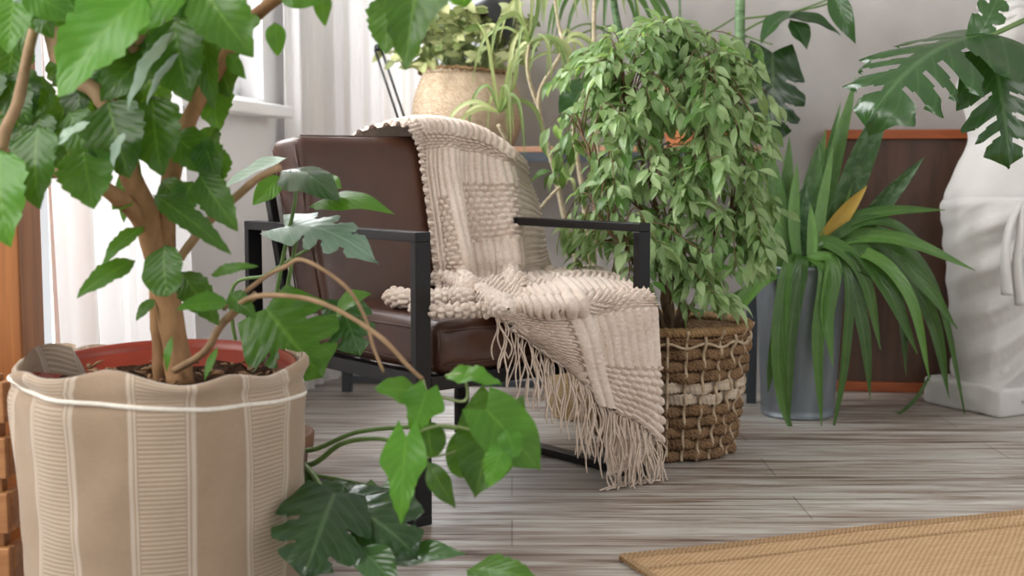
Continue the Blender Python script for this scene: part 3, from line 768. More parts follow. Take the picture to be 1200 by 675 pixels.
# leaves: base px, tip px, depths, width px, kind, tint (backlit dark and bright put into the colour), facing
HL = [(168, -2, 70, 112, 1.90, 1.86, 84, 'hib', .92, 0), (214, -12, 92, 52, 1.95, 1.92, 60, 'hib', .85, .3), (120, 0, 30, 18, 1.96, 1.94, 46, 'hib', .7, .2),
 (18, -6, 10, 62, 1.95, 1.9, 48, 'hib', .75, 0), (42, -4, 62, 44, 2.0, 1.98, 40, 'hib', .35, .1),
 (150, -10, 105, 70, 2.02, 2.0, 64, 'hib', .25, .1), (205, 26, 222, 118, 2.0, 1.97, 66, 'hib', .3, 0), (238, -12, 296, 66, 1.95, 1.92, 62, 'hib', .38, -.2),
 (185, 55, 120, 118, 2.03, 2.0, 60, 'hib', .2, .2), (128, 122, 152, 208, 2.0, 1.95, 66, 'hib', .15, 0), (180, 118, 190, 205, 2.02, 1.98, 60, 'hib', .2, 0),
 (46, 152, 47, 244, 1.94, 1.90, 60, 'hib', .3, 0), (98, 178, 110, 244, 1.96, 1.93, 58, 'hib', .6, .1), (2, 182, 12, 288, 1.90, 1.86, 66, 'hib', .85, 0),
 (30, -10, 92, 24, 1.9, 1.9, 40, 'ovate', .6, .2), (110, 70, 84, 84, 2.05, 2.05, 24, 'hib', .3, 0), (100, 75, 122, 112, 2.08, 2.06, 30, 'hib', .5, 0),
 (240, 40, 252, 128, 2.0, 1.98, 30, 'hib', .25, 0), (322, 28, 326, 66, 2.0, 1.99, 20, 'ovate', .55, 0), (300, 18, 286, 40, 2.0, 1.99, 22, 'ovate', .6, 0), (268, 64, 288, 92, 2.0, 1.99, 16, 'ovate', .4, 0),
 (330, -12, 376, 4, 1.98, 1.97, 30, 'ovate', .5, 0), (378, -10, 381, 30, 2.0, 1.99, 19, 'ovate', .4, 0), (492, -28, 476, 80, 1.9, 1.88, 82, 'lobed', .22, 0), (460, -6, 452, 62, 1.95, 1.93, 46, 'hib', .3, 0), (540, -14, 545, 8, 1.95, 1.95, 30, 'hib', .7, 0),
 (155, 308, 91, 349, 2.03, 1.98, 27, 'hib', .45, .5), (166, 268, 121, 310, 2.05, 2.0, 22, 'hib', .5, .4), (194, 290, 197, 347, 2.0, 1.97, 46, 'round', .3, 0),
 (184, 232, 270, 298, 2.0, 1.95, 27, 'hib', .12, .6), (236, 208, 278, 270, 2.02, 1.98, 36, 'hib', .18, .2), (214, 322, 256, 380, 2.04, 2.0, 34, 'hib', .15, .2), (264, 354, 208, 362, 1.98, 1.95, 27, 'hib', .6, .8),
 (240, 165, 255, 215, 2.05, 2.02, 34, 'hib', .25, 0), (262, 178, 240, 230, 2.06, 2.04, 30, 'hib', .4, 0), (205, 160, 262, 208, 2.06, 2.03, 42, 'hib', .35, .2), (250, 322, 302, 312, 2.0, 1.97, 14, 'hib', .35, .5),
 (180, 352, 160, 376, 2.1, 2.08, 14, 'hib', .3, 0), (152, 232, 132, 246, 2.05, 2.03, 22, 'ovate', .8, 0), (160, 185, 146, 260, 2.08, 2.06, 26, 'ovate', .6, 0), (270, 345, 300, 372, 2.0, 1.98, 22, 'hib', .3, .3),
 (202, 395, 196, 436, 2.0, 1.99, 9, 'lance', .7, 0), (255, 408, 240, 446, 2.02, 2.0, 9, 'lance', .7, 0), (70, 2, 40, 30, 1.98, 1.97, 34, 'hib', .5, .1), (160, 20, 190, 62, 2.04, 2.02, 44, 'hib', .3, .1), (250, 150, 238, 196, 2.1, 2.08, 30, 'hib', .2, 0),
 (60, -10, 120, 40, 1.92, 1.92, 50, 'hib', .55, .2), (225, 215, 205, 262, 2.04, 2.02, 30, 'hib', .35, 0), (192, 212, 226, 252, 2.05, 2.04, 30, 'hib', .12, 0)]
g = G()
for bx, by, tx, ty, Yb, Yt, w, kind, ti, up in HL:
    leaf(g, Q(bx-.08*(tx-bx), by-.08*(ty-by), Yb), Q(tx+.02*(tx-bx), ty+.02*(ty-by), Yt), m(w*1.18, Yb), (rnd(-.35, .1), -1, .25+up), kind, rnd(.1, .22), rnd(.05, .16), ti*.95+.03, 26, 8, .035)
rh = random.Random(5)
for _ in range(46):
    bx = rh.uniform(-20, 265); by = rh.uniform(-40, 150)-max(0, bx-190)*.9; Y = rh.uniform(2.06, 2.24); a = rh.uniform(.9, 2.3); l = rh.uniform(50, 80)
    leaf(g, Q(bx, by, Y), Q(bx+l*cos(a), by+l*sin(a), Y-.03), m(l*.78, Y), (rh.uniform(-.5, .3), -1, rh.uniform(0, .6)), 'hib', rh.uniform(.1, .25), .1, rh.uniform(.02, .5), 20, 6, .035)
g.build('foliage', mt['L_hib'], hb)
g = G()
for bx, by, tx, ty, Yb, Yt, w, kind, ti, up in [(206, 34, 150, 130, 1.94, 1.92, 40, 'hib', .5, .5), (212, 60, 172, 124, 1.95, 1.94, 24, 'hib', .6, .4), (108, 142, 60, 178, 1.93, 1.9, 32, 'hib', .9, .6), (146, 154, 133, 196, 1.94, 1.92, 24, 'hib', .8, 0), (30, 0, 14, -12, 1.9, 1.9, 20, 'hib', .9, 0)]:
    leaf(g, Q(bx, by, Yb), Q(tx, ty, Yt), m(w, Yb), (-.6, -.6, .6), kind, .15, .08, ti, 22, 8, .04)
g.build('silvery_leaves', mt['L_pale'], hb)
# the drooping shoot at the right of the pot
SL = [(496, 461, 439, 455, 1.9, 1.86, 42, 'ovate', .6, .8), (500, 458, 483, 510, 1.88, 1.86, 54, 'lobed', .72, 0), (476, 512, 470, 614, 1.84, 1.80, 58, 'lobed', .85, .1), (500, 492, 506, 536, 1.9, 1.88, 40, 'round', .2, 0),
 (500, 538, 534, 596, 1.9, 1.87, 30, 'lance', .15, -.3), (585, 478, 556, 584, 1.9, 1.87, 82, 'heart', .22, -.1), (570, 480, 634, 552, 1.85, 1.82, 70, 'heart', .5, .3), (592, 518, 572, 572, 1.81, 1.8, 34, 'hib', .85, .4), (548, 500, 540, 560, 1.92, 1.9, 44, 'round', .4, 0), (592, 500, 606, 538, 1.82, 1.8, 30, 'hib', .7, .3)]
g = G()
for bx, by, tx, ty, Yb, Yt, w, kind, ti, up in SL:
    leaf(g, Q(bx, by, Yb), Q(tx, ty, Yt), m(w, Yb), (rnd(-.2, .2), -1, .2+up), kind, rnd(.06, .16), rnd(-.02, .1), ti, 22, 8, .04)
leaf(g, Q(520, 441, 1.9), Q(588, 452, 1.87), m(34, 1.9), (-.2, -.5, 1), 'hib', .25, .1, .75, 20, 8, .07)
g.build('drooping_shoot_leaves', mt['L_hib'], hb)
g = G()
for px in ([(496, 445, 1.9), (500, 470, 1.89), (488, 505, 1.87), (476, 514, 1.85)], [(500, 460, 1.9), (545, 470, 1.9), (542, 440, 1.89), (522, 440, 1.9)], [(488, 506, 1.87), (520, 498, 1.88), (560, 505, 1.88), (592, 508, 1.86)], [(500, 536, 1.9), (530, 530, 1.9), (556, 512, 1.89)]):
    g = G(); limb(g, px, .0022, .0018, 16, 0, 6); g.build('shoot_stem', mt['palepet'], hb)

# ------------------------------------------------------------------ monstera in a brown clay pot behind the linen pot
MC = V((-.50, 2.47, 0))
mo = thing('monstera_plant', 'split leaf plant in a brown clay pot between the linen pot and the armchair', 'potted plant', MC)
g = G(); g.lathe([(.0, .002), (.085, .0), (.09, .015), (.108, .19), (.118, .195), (.12, .222), (.113, .225), (.105, .2), (.1, .17)], MC, 48); g.build('clay_pot', mt['clay'], mo)
g = G(); g.lathe([(.108, .195), (.06, .205), (.0, .207)], MC, 32); g.build('soil', mt['soil'], mo)
def pet(g, px, r0=.0045, r1=.003, n=26): limb(g, px, r0, r1, n, .03, 8)
top = MC+V((0, 0, .2))
def pet3(g, px, r0=.0045, r1=.003):
    P = curve([top+V((rnd(-.03, .03), rnd(-.03, .03), 0))]+[Q(*p) for p in px], 34); g.tube(P, [r0+(r1-r0)*i/33 for i in range(34)], 8)
g = G(); pet3(g, [(318, 388, 2.4), (330, 310, 2.38), (345, 240, 2.36), (346, 212, 2.36)]); g.build('leaf_stalk', mt['petiole'], mo)
g = G(); pet3(g, [(326, 392, 2.42), (338, 330, 2.40), (348, 275, 2.38), (347, 262, 2.37)]); g.build('leaf_stalk', mt['petiole'], mo)
g = G(); pet3(g, [(270, 350, 2.46), (312, 322, 2.44), (352, 297, 2.42), (362, 292, 2.42)], .004, .0025); g.build('leaf_stalk', mt['petiole'], mo)
g = G(); pet3(g, [(300, 400, 2.42), (306, 370, 2.36), (330, 362, 2.33)], .004, .003); g.build('leaf_stalk', mt['petiole'], mo)
g = G(); pet3(g, [(360, 528, 2.3), (420, 506, 2.25), (500, 500, 2.2), (560, 505, 2.15), (592, 512, 2.12)], .0052, .0026); g.build('leaf_stalk', mt['petiole'], mo)
g = G(); pet3(g, [(358, 545, 2.28), (400, 520, 2.22), (440, 514, 2.18), (470, 520, 2.16)], .0062, .003); g.build('leaf_stalk', mt['petiole'], mo)
g = G(); pet3(g, [(358, 552, 2.3), (400, 562, 2.25), (450, 572, 2.2)], .0045, .002); g.build('leaf_stalk', mt['petiole'], mo)
g = G(); pet3(g, [(356, 545, 2.26), (380, 575, 2.15), (408, 592, 2.1)], .0062, .004); g.build('leaf_stalk', mt['petiole'], mo)
g = G(); pet3(g, [(352, 588, 2.24), (372, 610, 2.12), (380, 626, 2.06)], .0065, .004); g.build('leaf_stalk', mt['petiole'], mo)
def one(parent, name, mat, fn): g = G(); fn(g); return g.build(name, mat, parent)
def mleaf(parent, b, t, Yb, Yt, w, n, mat='L_mon', label=None, **k):
    g = G(); monstera(g, Q(b[0], b[1], Yb), Q(t[0], t[1], Yt), m(w, (Yb+Yt)/2), n, **k); o = g.build('leaf', mt[mat], parent)
    if label: o['label'] = label
    return o
def oleaf(parent, b, t, Yb, Yt, w, n, kind, mat='L_mon', label=None, **k):
    g = G(); leaf(g, Q(b[0], b[1], Yb), Q(t[0], t[1], Yt), m(w, (Yb+Yt)/2), n, kind, rows=26, cols=10, **k); o = g.build('leaf', mt[mat], parent)
    if label: o['label'] = label
    return o
mleaf(mo, (312, 362), (386, 452), 2.3, 2.22, 120, (-.2, -1, .55), 'L_hib', slits=2, seed=3, tint=.42, droop=.12, fold=.05, depth=.5)
mleaf(mo, (398, 352), (425, 425), 2.34, 2.28, 62, (.1, -1, .3), slits=2, seed=5, tint=.45, depth=.5)
oleaf(mo, (392, 372), (436, 345), 2.3, 2.26, 34, (0, -.8, .9), 'ovate', 'L_hib', tint=.7, droop=.3)
oleaf(mo, (328, 201), (398, 236), 2.36, 2.24, 56, (.1, -.75, .8), 'ovate', tint=.35, droop=.35, fold=-.15)
oleaf(mo, (362, 243), (463, 251), 2.35, 2.22, 36, (-.1, -.7, .8), 'lance', 'L_hib', tint=.75, droop=.35, fold=-.12)
oleaf(mo, (332, 206), (296, 240), 2.36, 2.34, 28, (.2, -1, .5), 'ovate', 'L_hib', tint=.75, droop=.1)
oleaf(mo, (375, 208), (400, 222), 2.4, 2.36, 22, (.1, -.7, .8), 'ovate', 'L_hib', tint=.7)
mleaf(mo, (334, 266), (456, 312), 2.38, 2.22, 66, (-.25, -.55, .85), 'L_pale', 'greyish green leaf', slits=3, seed=8, tint=.35, droop=.3, fold=.14, depth=.5)
oleaf(mo, (338, 184), (254, 228), 2.36, 2.40, 34, (-.5, -.5, .9), 'ovate', 'L_pale', 'leaf with whitish sheen in its colour', tint=.9, droop=.1)  # whitish sheen is put into this leaf's pale colour
mleaf(mo, (392, 578), (352, 690), 2.05, 1.9, 120, (.2, -.7, .8), slits=2, depth=.5, seed=11, tint=.15, droop=.15, fold=.1)
mleaf(mo, (400, 590), (500, 660), 2.1, 1.98, 120, (.1, -.75, .8), slits=2, depth=.45, seed=14, tint=.2, droop=.25, fold=.12)
oleaf(mo, (408, 562), (388, 606), 2.2, 2.12, 50, (.1, -.8, .6), 'ovate', tint=.25, droop=.2)
oleaf(mo, (446, 572), (452, 630), 2.2, 2.1, 60, (.1, -.9, .5), 'lobed', 'L_hib', tint=.3, droop=.15)
oleaf(mo, (450, 662), (548, 650), 2.05, 2.0, 40, (0, -.6, 1), 'lance', tint=.6, droop=.2)
oleaf(mo, (545, 668), (634, 684), 1.98, 1.9, 46, (0, -.5, 1), 'hib', 'L_hib', tint=.45, droop=.2)
oleaf(mo, (420, 640), (465, 690), 2.0, 1.92, 48, (0, -.7, .8), 'ovate', tint=.45)
oleaf(mo, (362, 548), (352, 600), 2.3, 2.25, 22, (0, -1, .3), 'ovate', tint=.2)

# ------------------------------------------------------------------ weeping fig in the woven basket
FC = V((.40, 3.345, 0))
fb = thing('weeping_fig', 'bushy weeping fig with small pale leaves in a brown woven basket', 'potted plant', FC)
def frad(z): return .163+.044*(z/.33)**.85
NS = 28
def weave(g, z0, amp, thick, hgt, ph, mat=None):
    n = NS*14; rows = []; uv = []
    for j in range(n):
        t = 2*pi*j/n; r0 = frad(z0)+amp*sin(t*NS/2+ph); row = []
        for k in range(10):
            a = 2*pi*k/10; tw = .0018*sin(t*NS*4+a*2+z0*90)*1.3
            row.append(FC+V(((r0+(thick+tw)*cos(a))*cos(t), (r0+(thick+tw)*cos(a))*sin(t), z0+.0025*sin(t*9+z0*50)+(hgt+tw)*sin(a))))
        rows.append(row); uv.append([(t, k/10) for k in range(10)])
    g.grid(rows, uv, closeu=True, closev=True)
g = G(); rows_ = [.018+.0285*i for i in range(10)]
for i, z in enumerate(rows_):
    if i in (5, 6): continue
    weave(g, z, .0075, .0075, .0140, pi*(i % 2))
weave(g, .300, .002, .0045, .006, 0); weave(g, .309, -.002, .004, .005, 1)
g.lathe([(.0, .006), (.155, .006), (.160, .02), (.196, .32)], FC, 48)
body = g.build('woven_body', mt['seagrass'], fb)
g = G()
for i in (5, 6): weave(g, rows_[i], .0085, .0018, .0138, pi*(i % 2))
g.build('pale_ribbon_bands', mt['chipband'], fb)
g = G()
for j in range(NS):
    t = 2*pi*(j+.5)/NS; g.tube([FC+V(((frad(z)+.0055+.006*sin((z-.018)/.0285*pi+pi/2+j*pi))*cos(t), (frad(z)+.0055+.006*sin((z-.018)/.0285*pi+pi/2+j*pi))*sin(t), z)) for z in [.004+.33*k/60 for k in range(61)]], .0042, 6)
g.tube([FC+V(((frad(.295)+.008+.003*sin(a*.3*NS))*cos(a*.0524), (frad(.295)+.008)*sin(a*.0524), .296+.006*sin(a*.0524*NS/2))) for a in range(121)], .0038, 6)
g.build('stakes', mt['stake'], fb)
g = G(); rows = []
for j in range(300):
    t = 2*pi*j/300; row = []
    for k in range(12):
        a = 2*pi*k/12; rr = .0135*(1+.1*sin(t*70+a)); row.append(FC+V(((.205+rr*cos(a))*cos(t), (.205+rr*cos(a))*sin(t), .328+rr*.9*sin(a))))
    rows.append(row)
g.grid(rows, closeu=True, closev=True); g.build('wrapped_rim', mt['rimrope'], fb)
g = G(); g.lathe([(.10, .01), (.155, .27), (.16, .275), (.15, .262), (.08, .268), (0, .27)], FC, 40); g.build('soil', mt['soil'], fb)
rf = random.Random(21)
TRK = [[(782, 395, 3.33), (778, 330, 3.32), (770, 260, 3.3), (755, 190, 3.3), (735, 120, 3.32)], [(790, 395, 3.35), (800, 330, 3.36), (795, 260, 3.36), (810, 190, 3.36), (830, 120, 3.34)],
       [(776, 392, 3.3), (764, 345, 3.26), (730, 290, 3.2), (700, 250, 3.2)], [(796, 395, 3.34), (815, 350, 3.32), (840, 300, 3.3), (856, 260, 3.3)], [(786, 395, 3.38), (785, 300, 3.42), (775, 200, 3.44), (780, 90, 3.44)], [(770, 260, 3.3), (725, 220, 3.28), (695, 190, 3.28), (680, 150, 3.3)], [(784, 390, 3.3), (788, 340, 3.28), (776, 300, 3.3), (786, 240, 3.26)]]
trunks = [curve([Q(*p) for p in t], 30) for t in TRK]
g = G()
for k, P in enumerate(trunks): P = [p+V((noise.noise(p*20), noise.noise(p*20+V((3, 3, 3))), 0))*.012 for p in P]; g.tube(P, [.011*(1-.75*i/29)*(1 if k < 2 else .75) for i in range(30)], 7)
g.build('trunks', mt['brownstem'], fb)
#   crown masses: cx, cy, rx, ry, depth, rdepth, twigs
BL = [(745, 95, 70, 62, 3.38, .15, 30), (690, 150, 46, 56, 3.34, .14, 17), (800, 150, 70, 60, 3.30, .16, 26), (686, 235, 40, 52, 3.3, .13, 18), (748, 235, 66, 62, 3.22, .14, 28), (838, 215, 50, 60, 3.26, .14, 20),
      (848, 120, 44, 60, 3.34, .14, 17), (722, 300, 60, 40, 3.26, .13, 16), (838, 300, 52, 44, 3.22, .12, 13), (800, 325, 50, 26, 3.2, .1, 8), (762, 42, 46, 24, 3.4, .12, 9), (690, 92, 36, 34, 3.38, .12, 9), (880, 200, 26, 60, 3.3, .1, 11),
      (850, 70, 34, 26, 3.4, .08, 7), (668, 285, 22, 40, 3.34, .08, 7), (800, 50, 46, 28, 3.38, .1, 8), (870, 265, 28, 40, 3.26, .1, 8)]
gl = G(); gt = G(); cands = [p for P in trunks for p in P[9:]]
for cx, cy, rx, ry, Y, ry_, nt in BL:
    for _ in range(nt):
        a = rf.uniform(0, 2*pi); u = rf.uniform(.3, 1.12)**.7; ph = rf.uniform(-1, 1)
        end = Q(cx+rx*u*cos(a), cy+ry*u*sin(a), Y-ry_*.8*sqrt(max(0, 1-min(1, u*u)))*rf.uniform(.2, 1)+ry_*ph*.5)
        st = min(cands, key=lambda p: (p-end).length+rf.uniform(0, .10)+(.25 if p.z > end.z+.14 else 0))
        dr = end-st; hz = V((dr.x, dr.y, 0)); hz = hz/(hz.length+1e-6)
        P = curve([st, st+dr*.5+V((0, 0, .035+rf.uniform(0, .05))), end, end+hz*rf.uniform(.01, .05)+V((0, 0, -rf.uniform(.01, .045)))], 16)
        if any(a_ < .655 and -.12 < b_ < .8 for a_, b_, c_ in map(toloc, P)): continue
        gt.tube(P, [.0024*(1-.75*i/15) for i in range(16)], 4, False)
        nl = rf.randint(11, 17); tone = rf.gauss(.5, .2); big = rf.uniform(.8, 1.25)
        for k in range(nl):
            f = .25+.75*k/(nl-1); p = cr(P, f*15); tg = (P[min(15, int(f*15)+1)]-P[max(0, int(f*15)-1)]).normalized()
            sd = tg.cross(V((0, 0, 1))); sd = (sd.normalized() if sd.length > .1 else V((1, 0, 0)))*(1 if k % 2 else -1)
            d = (tg*.55+sd*rf.uniform(.3, .9)+V((rf.uniform(-.3, .3), rf.uniform(-.3, .3), rf.uniform(-1.1, -.1)))).normalized()
            ln = rf.uniform(.034, .062)*big; b = p+d*.010
            la, lb_, lc = toloc(b+d*ln)
            if la < .645 and -.12 < lb_ < .8: continue
            leaf(gl, b, b+d*ln, ln*rf.uniform(.30, .42), (rf.uniform(-.7, .2), rf.uniform(-.9, .1), rf.uniform(.5, 1.2)), 'lance', rf.uniform(.1, .4), .2, min(1, max(0, tone+rf.gauss(.02, .18))), 6, 2, 0)
gt.build('twigs', mt['brownstem'], fb); gl.build('foliage', mt['L_fic'], fb)

# ------------------------------------------------------------------ console table by the back wall
cn = thing('console_table', 'narrow console table with warm wood top and dark grey metal frame by the wall', 'table', R(.85, -.17))
cn.rotation_euler.z = -RA
x0, x1, y0, y1 = .17, 1.49, -.335, -.085
g = G(); g.box((x0, y0, .772), (x1, y1, .79), .003, TR); g.build('tabletop', mt['top'], cn, smooth=False)
g = G()
for a, b in (((x0, y0, .742), (x1, y0+.025, .7715)), ((x0, y1-.025, .742), (x1, y1, .7715)), ((x0, y0+.025, .742), (x0+.025, y1-.025, .7715)), ((x1-.025, y0+.025, .742), (x1, y1-.025, .7715))): g.box(a, b, .002, TR)
g.build('metal_frame', mt['greymetal'], cn, smooth=False)
for a, b in (((x0+.03, y0, .03), (x1-.03, y0+.022, .052)), ((x0+.03, y1-.022, .03), (x1-.03, y1, .052))): g = G(); g.box(a, b, .002, TR); g.build('stretcher', mt['greymetal'], cn, smooth=False)
for x in (x0, x1-.03):
    for y in (y0, y1-.03): g = G(); g.box((x, y, 0), (x+.03, y+.03, .7415), .002, TR); g.build('leg', mt['greymetal'], cn, smooth=False)
TZ = .7905
# seagrass belly basket with variegated plant
BC = R(.565, -.235, TZ)
bb = thing('belly_basket_plant', 'bushy variegated plant in a golden seagrass belly basket on the console table', 'potted plant', BC)
def bw(th_, z, i): return .0045*abs(sin(z*300))*(.6+.4*sin(th_*60+(int(z*95) % 2)*pi))+.004*sin(th_*3+z*8)
pr = [(0, .002), (.12, .0)]+[(.125+.05*sin(pi*min(1, .15+.75*i/44)), .004+.226*i/44) for i in range(45)]+[(.150, .238), (.141, .236), (.140, .2)]
g = G(); g.lathe(pr, BC, 150, bw); g.build('basket_body', mt['belly'], bb)
g = G(); g.tube([BC+V((.150*cos(a*.0524), .150*sin(a*.0524), .238+.003*sin(a*1.9)+.006*sin(a*.1))) for a in range(121)], .006, 6); g.build('rim', mt['rimrope'], bb)
g = G(); g.lathe([(.142, .19), (.07, .2), (0, .2)], BC, 30); g.build('soil', mt['soil'], bb)
gl = G(); gt = G()
for _ in range(95):
    a = rf.uniform(0, 2*pi); rr = .19*sqrt(rf.uniform(0, 1)); s0 = BC+V((rf.uniform(-.09, .09), rf.uniform(-.09, .09), .2))
    e = BC+V((rr*cos(a)*1.35-.03, max(-.2, min(.13, rr*sin(a))), rf.uniform(.23, .44))); P = curve([s0, (s0+e)/2+V((0, 0, .06)), e], 8); gt.tube(P, .0016, 4, False)
    for k in range(6):
        p = P[7-k % 4]; az = rf.uniform(0, 2*pi); d = V((cos(az), min(.5, sin(az)), rf.uniform(-.9, .4))).normalized(); ln = rf.uniform(.03, .06)
        leaf(gl, p, p+d*ln, ln*.55, (rf.uniform(-.5, .3), -1, rf.uniform(.2, 1)), 'heart', .15, .12, min(1, max(0, rf.gauss(.5, .3))), 6, 4, .03)
gt.build('stems', mt['palepet'], bb); gl.build('foliage', mt['L_pot'], bb)
# black balanced-arm desk lamp
LB = R(.375, -.27, TZ)
lp = thing('desk_lamp', 'black balanced arm desk lamp behind the golden basket on the console table', 'lamp', LB)
g = G(); g.lathe([(0, 0), (.055, 0), (.058, .006), (.055, .016), (.02, .022), (.012, .03), (.012, .05), (0, .052)], LB, 36); g.build('base', mt['lampblack'], lp)
Yl = LB.y; e1 = Q(443, 56, Yl); e2 = Q(545, 16, Yl-.03); ba = LB+V((0, 0, .05))
g = G()
for o in (V((.007, 0, .006)), V((-.010, 0, -.006))): g.tube([ba+o, e1+o], .0042, 8)
g.tube([e1+V((0, -.008, 0)), e1+V((0, .008, 0))], .012, 12)
g.build('lower_arm', mt['lampblack'], lp)
g = G()
for o in (V((0, 0, .008)), V((0, 0, -.008))): g.tube([e1+o, e2+o], .0042, 8)
g.build('upper_arm', mt['lampblack'], lp)
hd = Q(592, 8, Yl-.03); mo_ = Q(556, 44, Yl-.08); ax = (mo_-hd).normalized(); sx = ax.cross(V((0, 1, 0))).normalized(); sy = ax.cross(sx)
def cone(g, prof):
    g.grid([[hd+ax*h+sx*(r*cos(2*pi*j/40))+sy*(r*sin(2*pi*j/40)) for j in range(40)] for h, r in prof], closev=True)
g = G(); cone(g, [(-.07, .002), (-.07, .02), (-.02, .024), (-.01, .03), (.02, .062), (.05, .08), (.10, .088)]); g.tube([e2, hd-ax*.02], .006, 8); g.build('shade', mt['lampblack'], lp)
g = G(); cone(g, [(.10, .0865), (.05, .078), (.02, .06), (-.005, .028), (-.006, .001)]); g.build('shade_lining', mt['bronze'], lp)

# ------------------------------------------------------------------ dragon tree in the small straw basket behind the armchair
DC = V((.215, 3.775, 0))
dt = thing('dragon_tree', 'spindly pale stemmed dragon tree in a small straw basket behind the armchair', 'potted plant', DC)
g = G(); g.lathe([(0, .003), (.085, .0), (.093, .008)]+[(.093+.024*sin(pi*.5*min(1, i/14)), .008+.15*i/30) for i in range(31)]+[(.11, .165), (.104, .16), (.1, .1)], DC, 110, lambda t, z, i: .0035*abs(sin(z*230))*(.5+.5*sin(t*46+(int(z*73) % 2)*pi))); g.build('straw_basket', mt['pale_basket'], dt)
g = G(); g.lathe([(.106, .13), (0, .135)], DC, 30); g.build('soil', mt['soil'], dt)
ST = [[(684, 425, 3.77), (650, 330, 3.76), (626, 254, 3.74), (610, 205, 3.72), (597, 172, 3.70), (584, 146, 3.68)],
      [(690, 425, 3.78), (676, 310, 3.80), (661, 254, 3.82), (651, 205, 3.83), (636, 150, 3.82), (632, 110, 3.8), (648, 80, 3.8), (662, 55, 3.8)],
      [(694, 425, 3.79), (690, 310, 3.9), (684, 234, 3.92), (675, 176, 3.92), (672, 155, 3.92), (676, 130, 3.9), (686, 104, 3.88)],
      [(626, 254, 3.74), (640, 236, 3.76), (653, 222, 3.8), (664, 214, 3.82)], [(698, 425, 3.78), (696, 300, 3.85), (700, 200, 3.9), (698, 100, 3.92), (696, 40, 3.92), (697, -14, 3.92)],
      [(632, 128, 3.81), (622, 100, 3.8), (618, 75, 3.78), (620, 52, 3.76)], [(662, 55, 3.8), (655, 30, 3.82), (650, 0, 3.82)]]
g = G()
for k, s in enumerate(ST):
    P = curve([Q(*p) for p in s], 30); g.tube(P, [(.0085 if k in (0, 1, 2, 4) else .006)*(1-.3*i/29)*(1+.1*sin(i*2.3)) for i in range(30)], 8)
g.build('stems', mt['stemw'], dt)
gl = G()
for (cx, cy, Y, n, ln) in [(585, 132, 3.67, 15, .27), (620, 50, 3.76, 15, .28), (656, 62, 3.8, 10, .2), (650, -4, 3.82, 9, .24), (697, -20, 3.9, 9, .22), (664, 212, 3.82, 3, .12)]:
    c = Q(cx, cy, Y)
    for k in range(n):
        az = 2*pi*k/n*2.4+rf.uniform(-.3, .3); el = rf.uniform(-.35, 1.1); l = ln*rf.uniform(.6, 1.05); h = V((cos(az), min(.25, sin(az)*.8), 0))
        p1 = c+h*l*.28*cos(el)+V((0, 0, l*.35*sin(el)+l*.1)); p2 = c+h*l*.55+V((0, 0, l*(.35*sin(el)-.05))); p3 = c+h*l*.68+V((0, 0, l*(.2*sin(el)-.5)))
        if el > .8: p2 = c+h*l*.25+V((0, 0, l*.75)); p3 = c+h*l*.5+V((0, 0, l*.95))
        strap(gl, [c, p1, p2, p3], rf.uniform(.009, .015), min(1, max(0, rf.gauss(.5, .28))), .3, 14, (rf.uniform(-.4, .4), -1, .5))
gl.build('foliage', mt['L_dra'], dt)

# ------------------------------------------------------------------ monstera in a terracotta pot on the console table
PC = R(1.30, -.19, TZ)
pm = thing('terracotta_monstera', 'dark leaved climbing plant in a terracotta pot on the console table behind the fig', 'potted plant', PC)
g = G(); g.lathe([(0, .002), (.095, 0), (.10, .01), (.128, .15), (.138, .152), (.14, .185), (.13, .187), (.122, .15)], PC, 48); g.build('terracotta_pot', mt['terra'], pm)
g = G(); g.lathe([(.123, .155), (0, .16)], PC, 30); g.build('soil', mt['soil'], pm)
ptop = PC+V((0, 0, .16)); Yp = PC.y
g = G()
g.tube(curve([ptop+V((.02, 0, -.04)), Q(868, 100, Yp-.02), Q(867, 40, Yp-.02), Q(868, -30, Yp-.02)], 20), .016, 12)
g.tube(curve([ptop+V((-.08, .02, -.04)), Q(770, 110, Yp+.02), Q(735, 60, Yp+.04), Q(722, 20, Yp+.05), Q(716, -30, Yp+.05)], 20), .012, 12)
g.tube(curve([Q(800, 60, Yp+.05), Q(797, 20, Yp+.05), Q(796, -20, Yp+.05), ], 10), .004, 8)
g.build('canes', mt['cane'], pm)
g = G()
for px in ([(868, 22, Yp-.03), (905, 18, Yp-.05), (930, 14, Yp-.08), (980, -4, Yp-.1)], [(850, 50, Yp), (900, 22, Yp-.05), (965, 6, Yp-.06), (990, -8, Yp-.06)], [(868, 40, Yp), (885, 46, Yp-.05), (905, 52, Yp-.08)], [(868, 66, Yp), (885, 64, Yp-.03), (898, 72, Yp-.05)],
           [(716, 40, Yp+.02), (690, 28, Yp), (665, 38, Yp), (648, 62, Yp)], [(800, 52, Yp), (835, 36, Yp), (862, 20, Yp)], [(800, 52, Yp), (780, 30, Yp), (765, 26, Yp)], [(716, 30, Yp+.02), (690, 36, Yp-.05), (660, 50, Yp-.1)]): g = G(); limb(g, px, .0035, .0025, 16, 0, 6); g.build('leaf_stalk', mt['petiole'], pm)
mleaf(pm, (905, 62), (902, 186), Yp-.1, Yp-.16, 84, (.15, -1, .1), slits=3, seed=31, tint=.12, droop=.1, fold=.1, depth=.35)
oleaf(pm, (930, 12), (892, 52), Yp-.1, Yp-.14, 30, (-.4, -.5, .8), 'ovate', tint=.35, droop=.3)
oleaf(pm, (915, 20), (985, 42), Yp-.1, Yp-.14, 26, (.1, -.6, .8), 'lance', tint=.2, droop=.3)
oleaf(pm, (925, 22), (946, 58), Yp-.12, Yp-.16, 28, (.3, -.9, .3), 'lance', tint=.25, droop=.2)
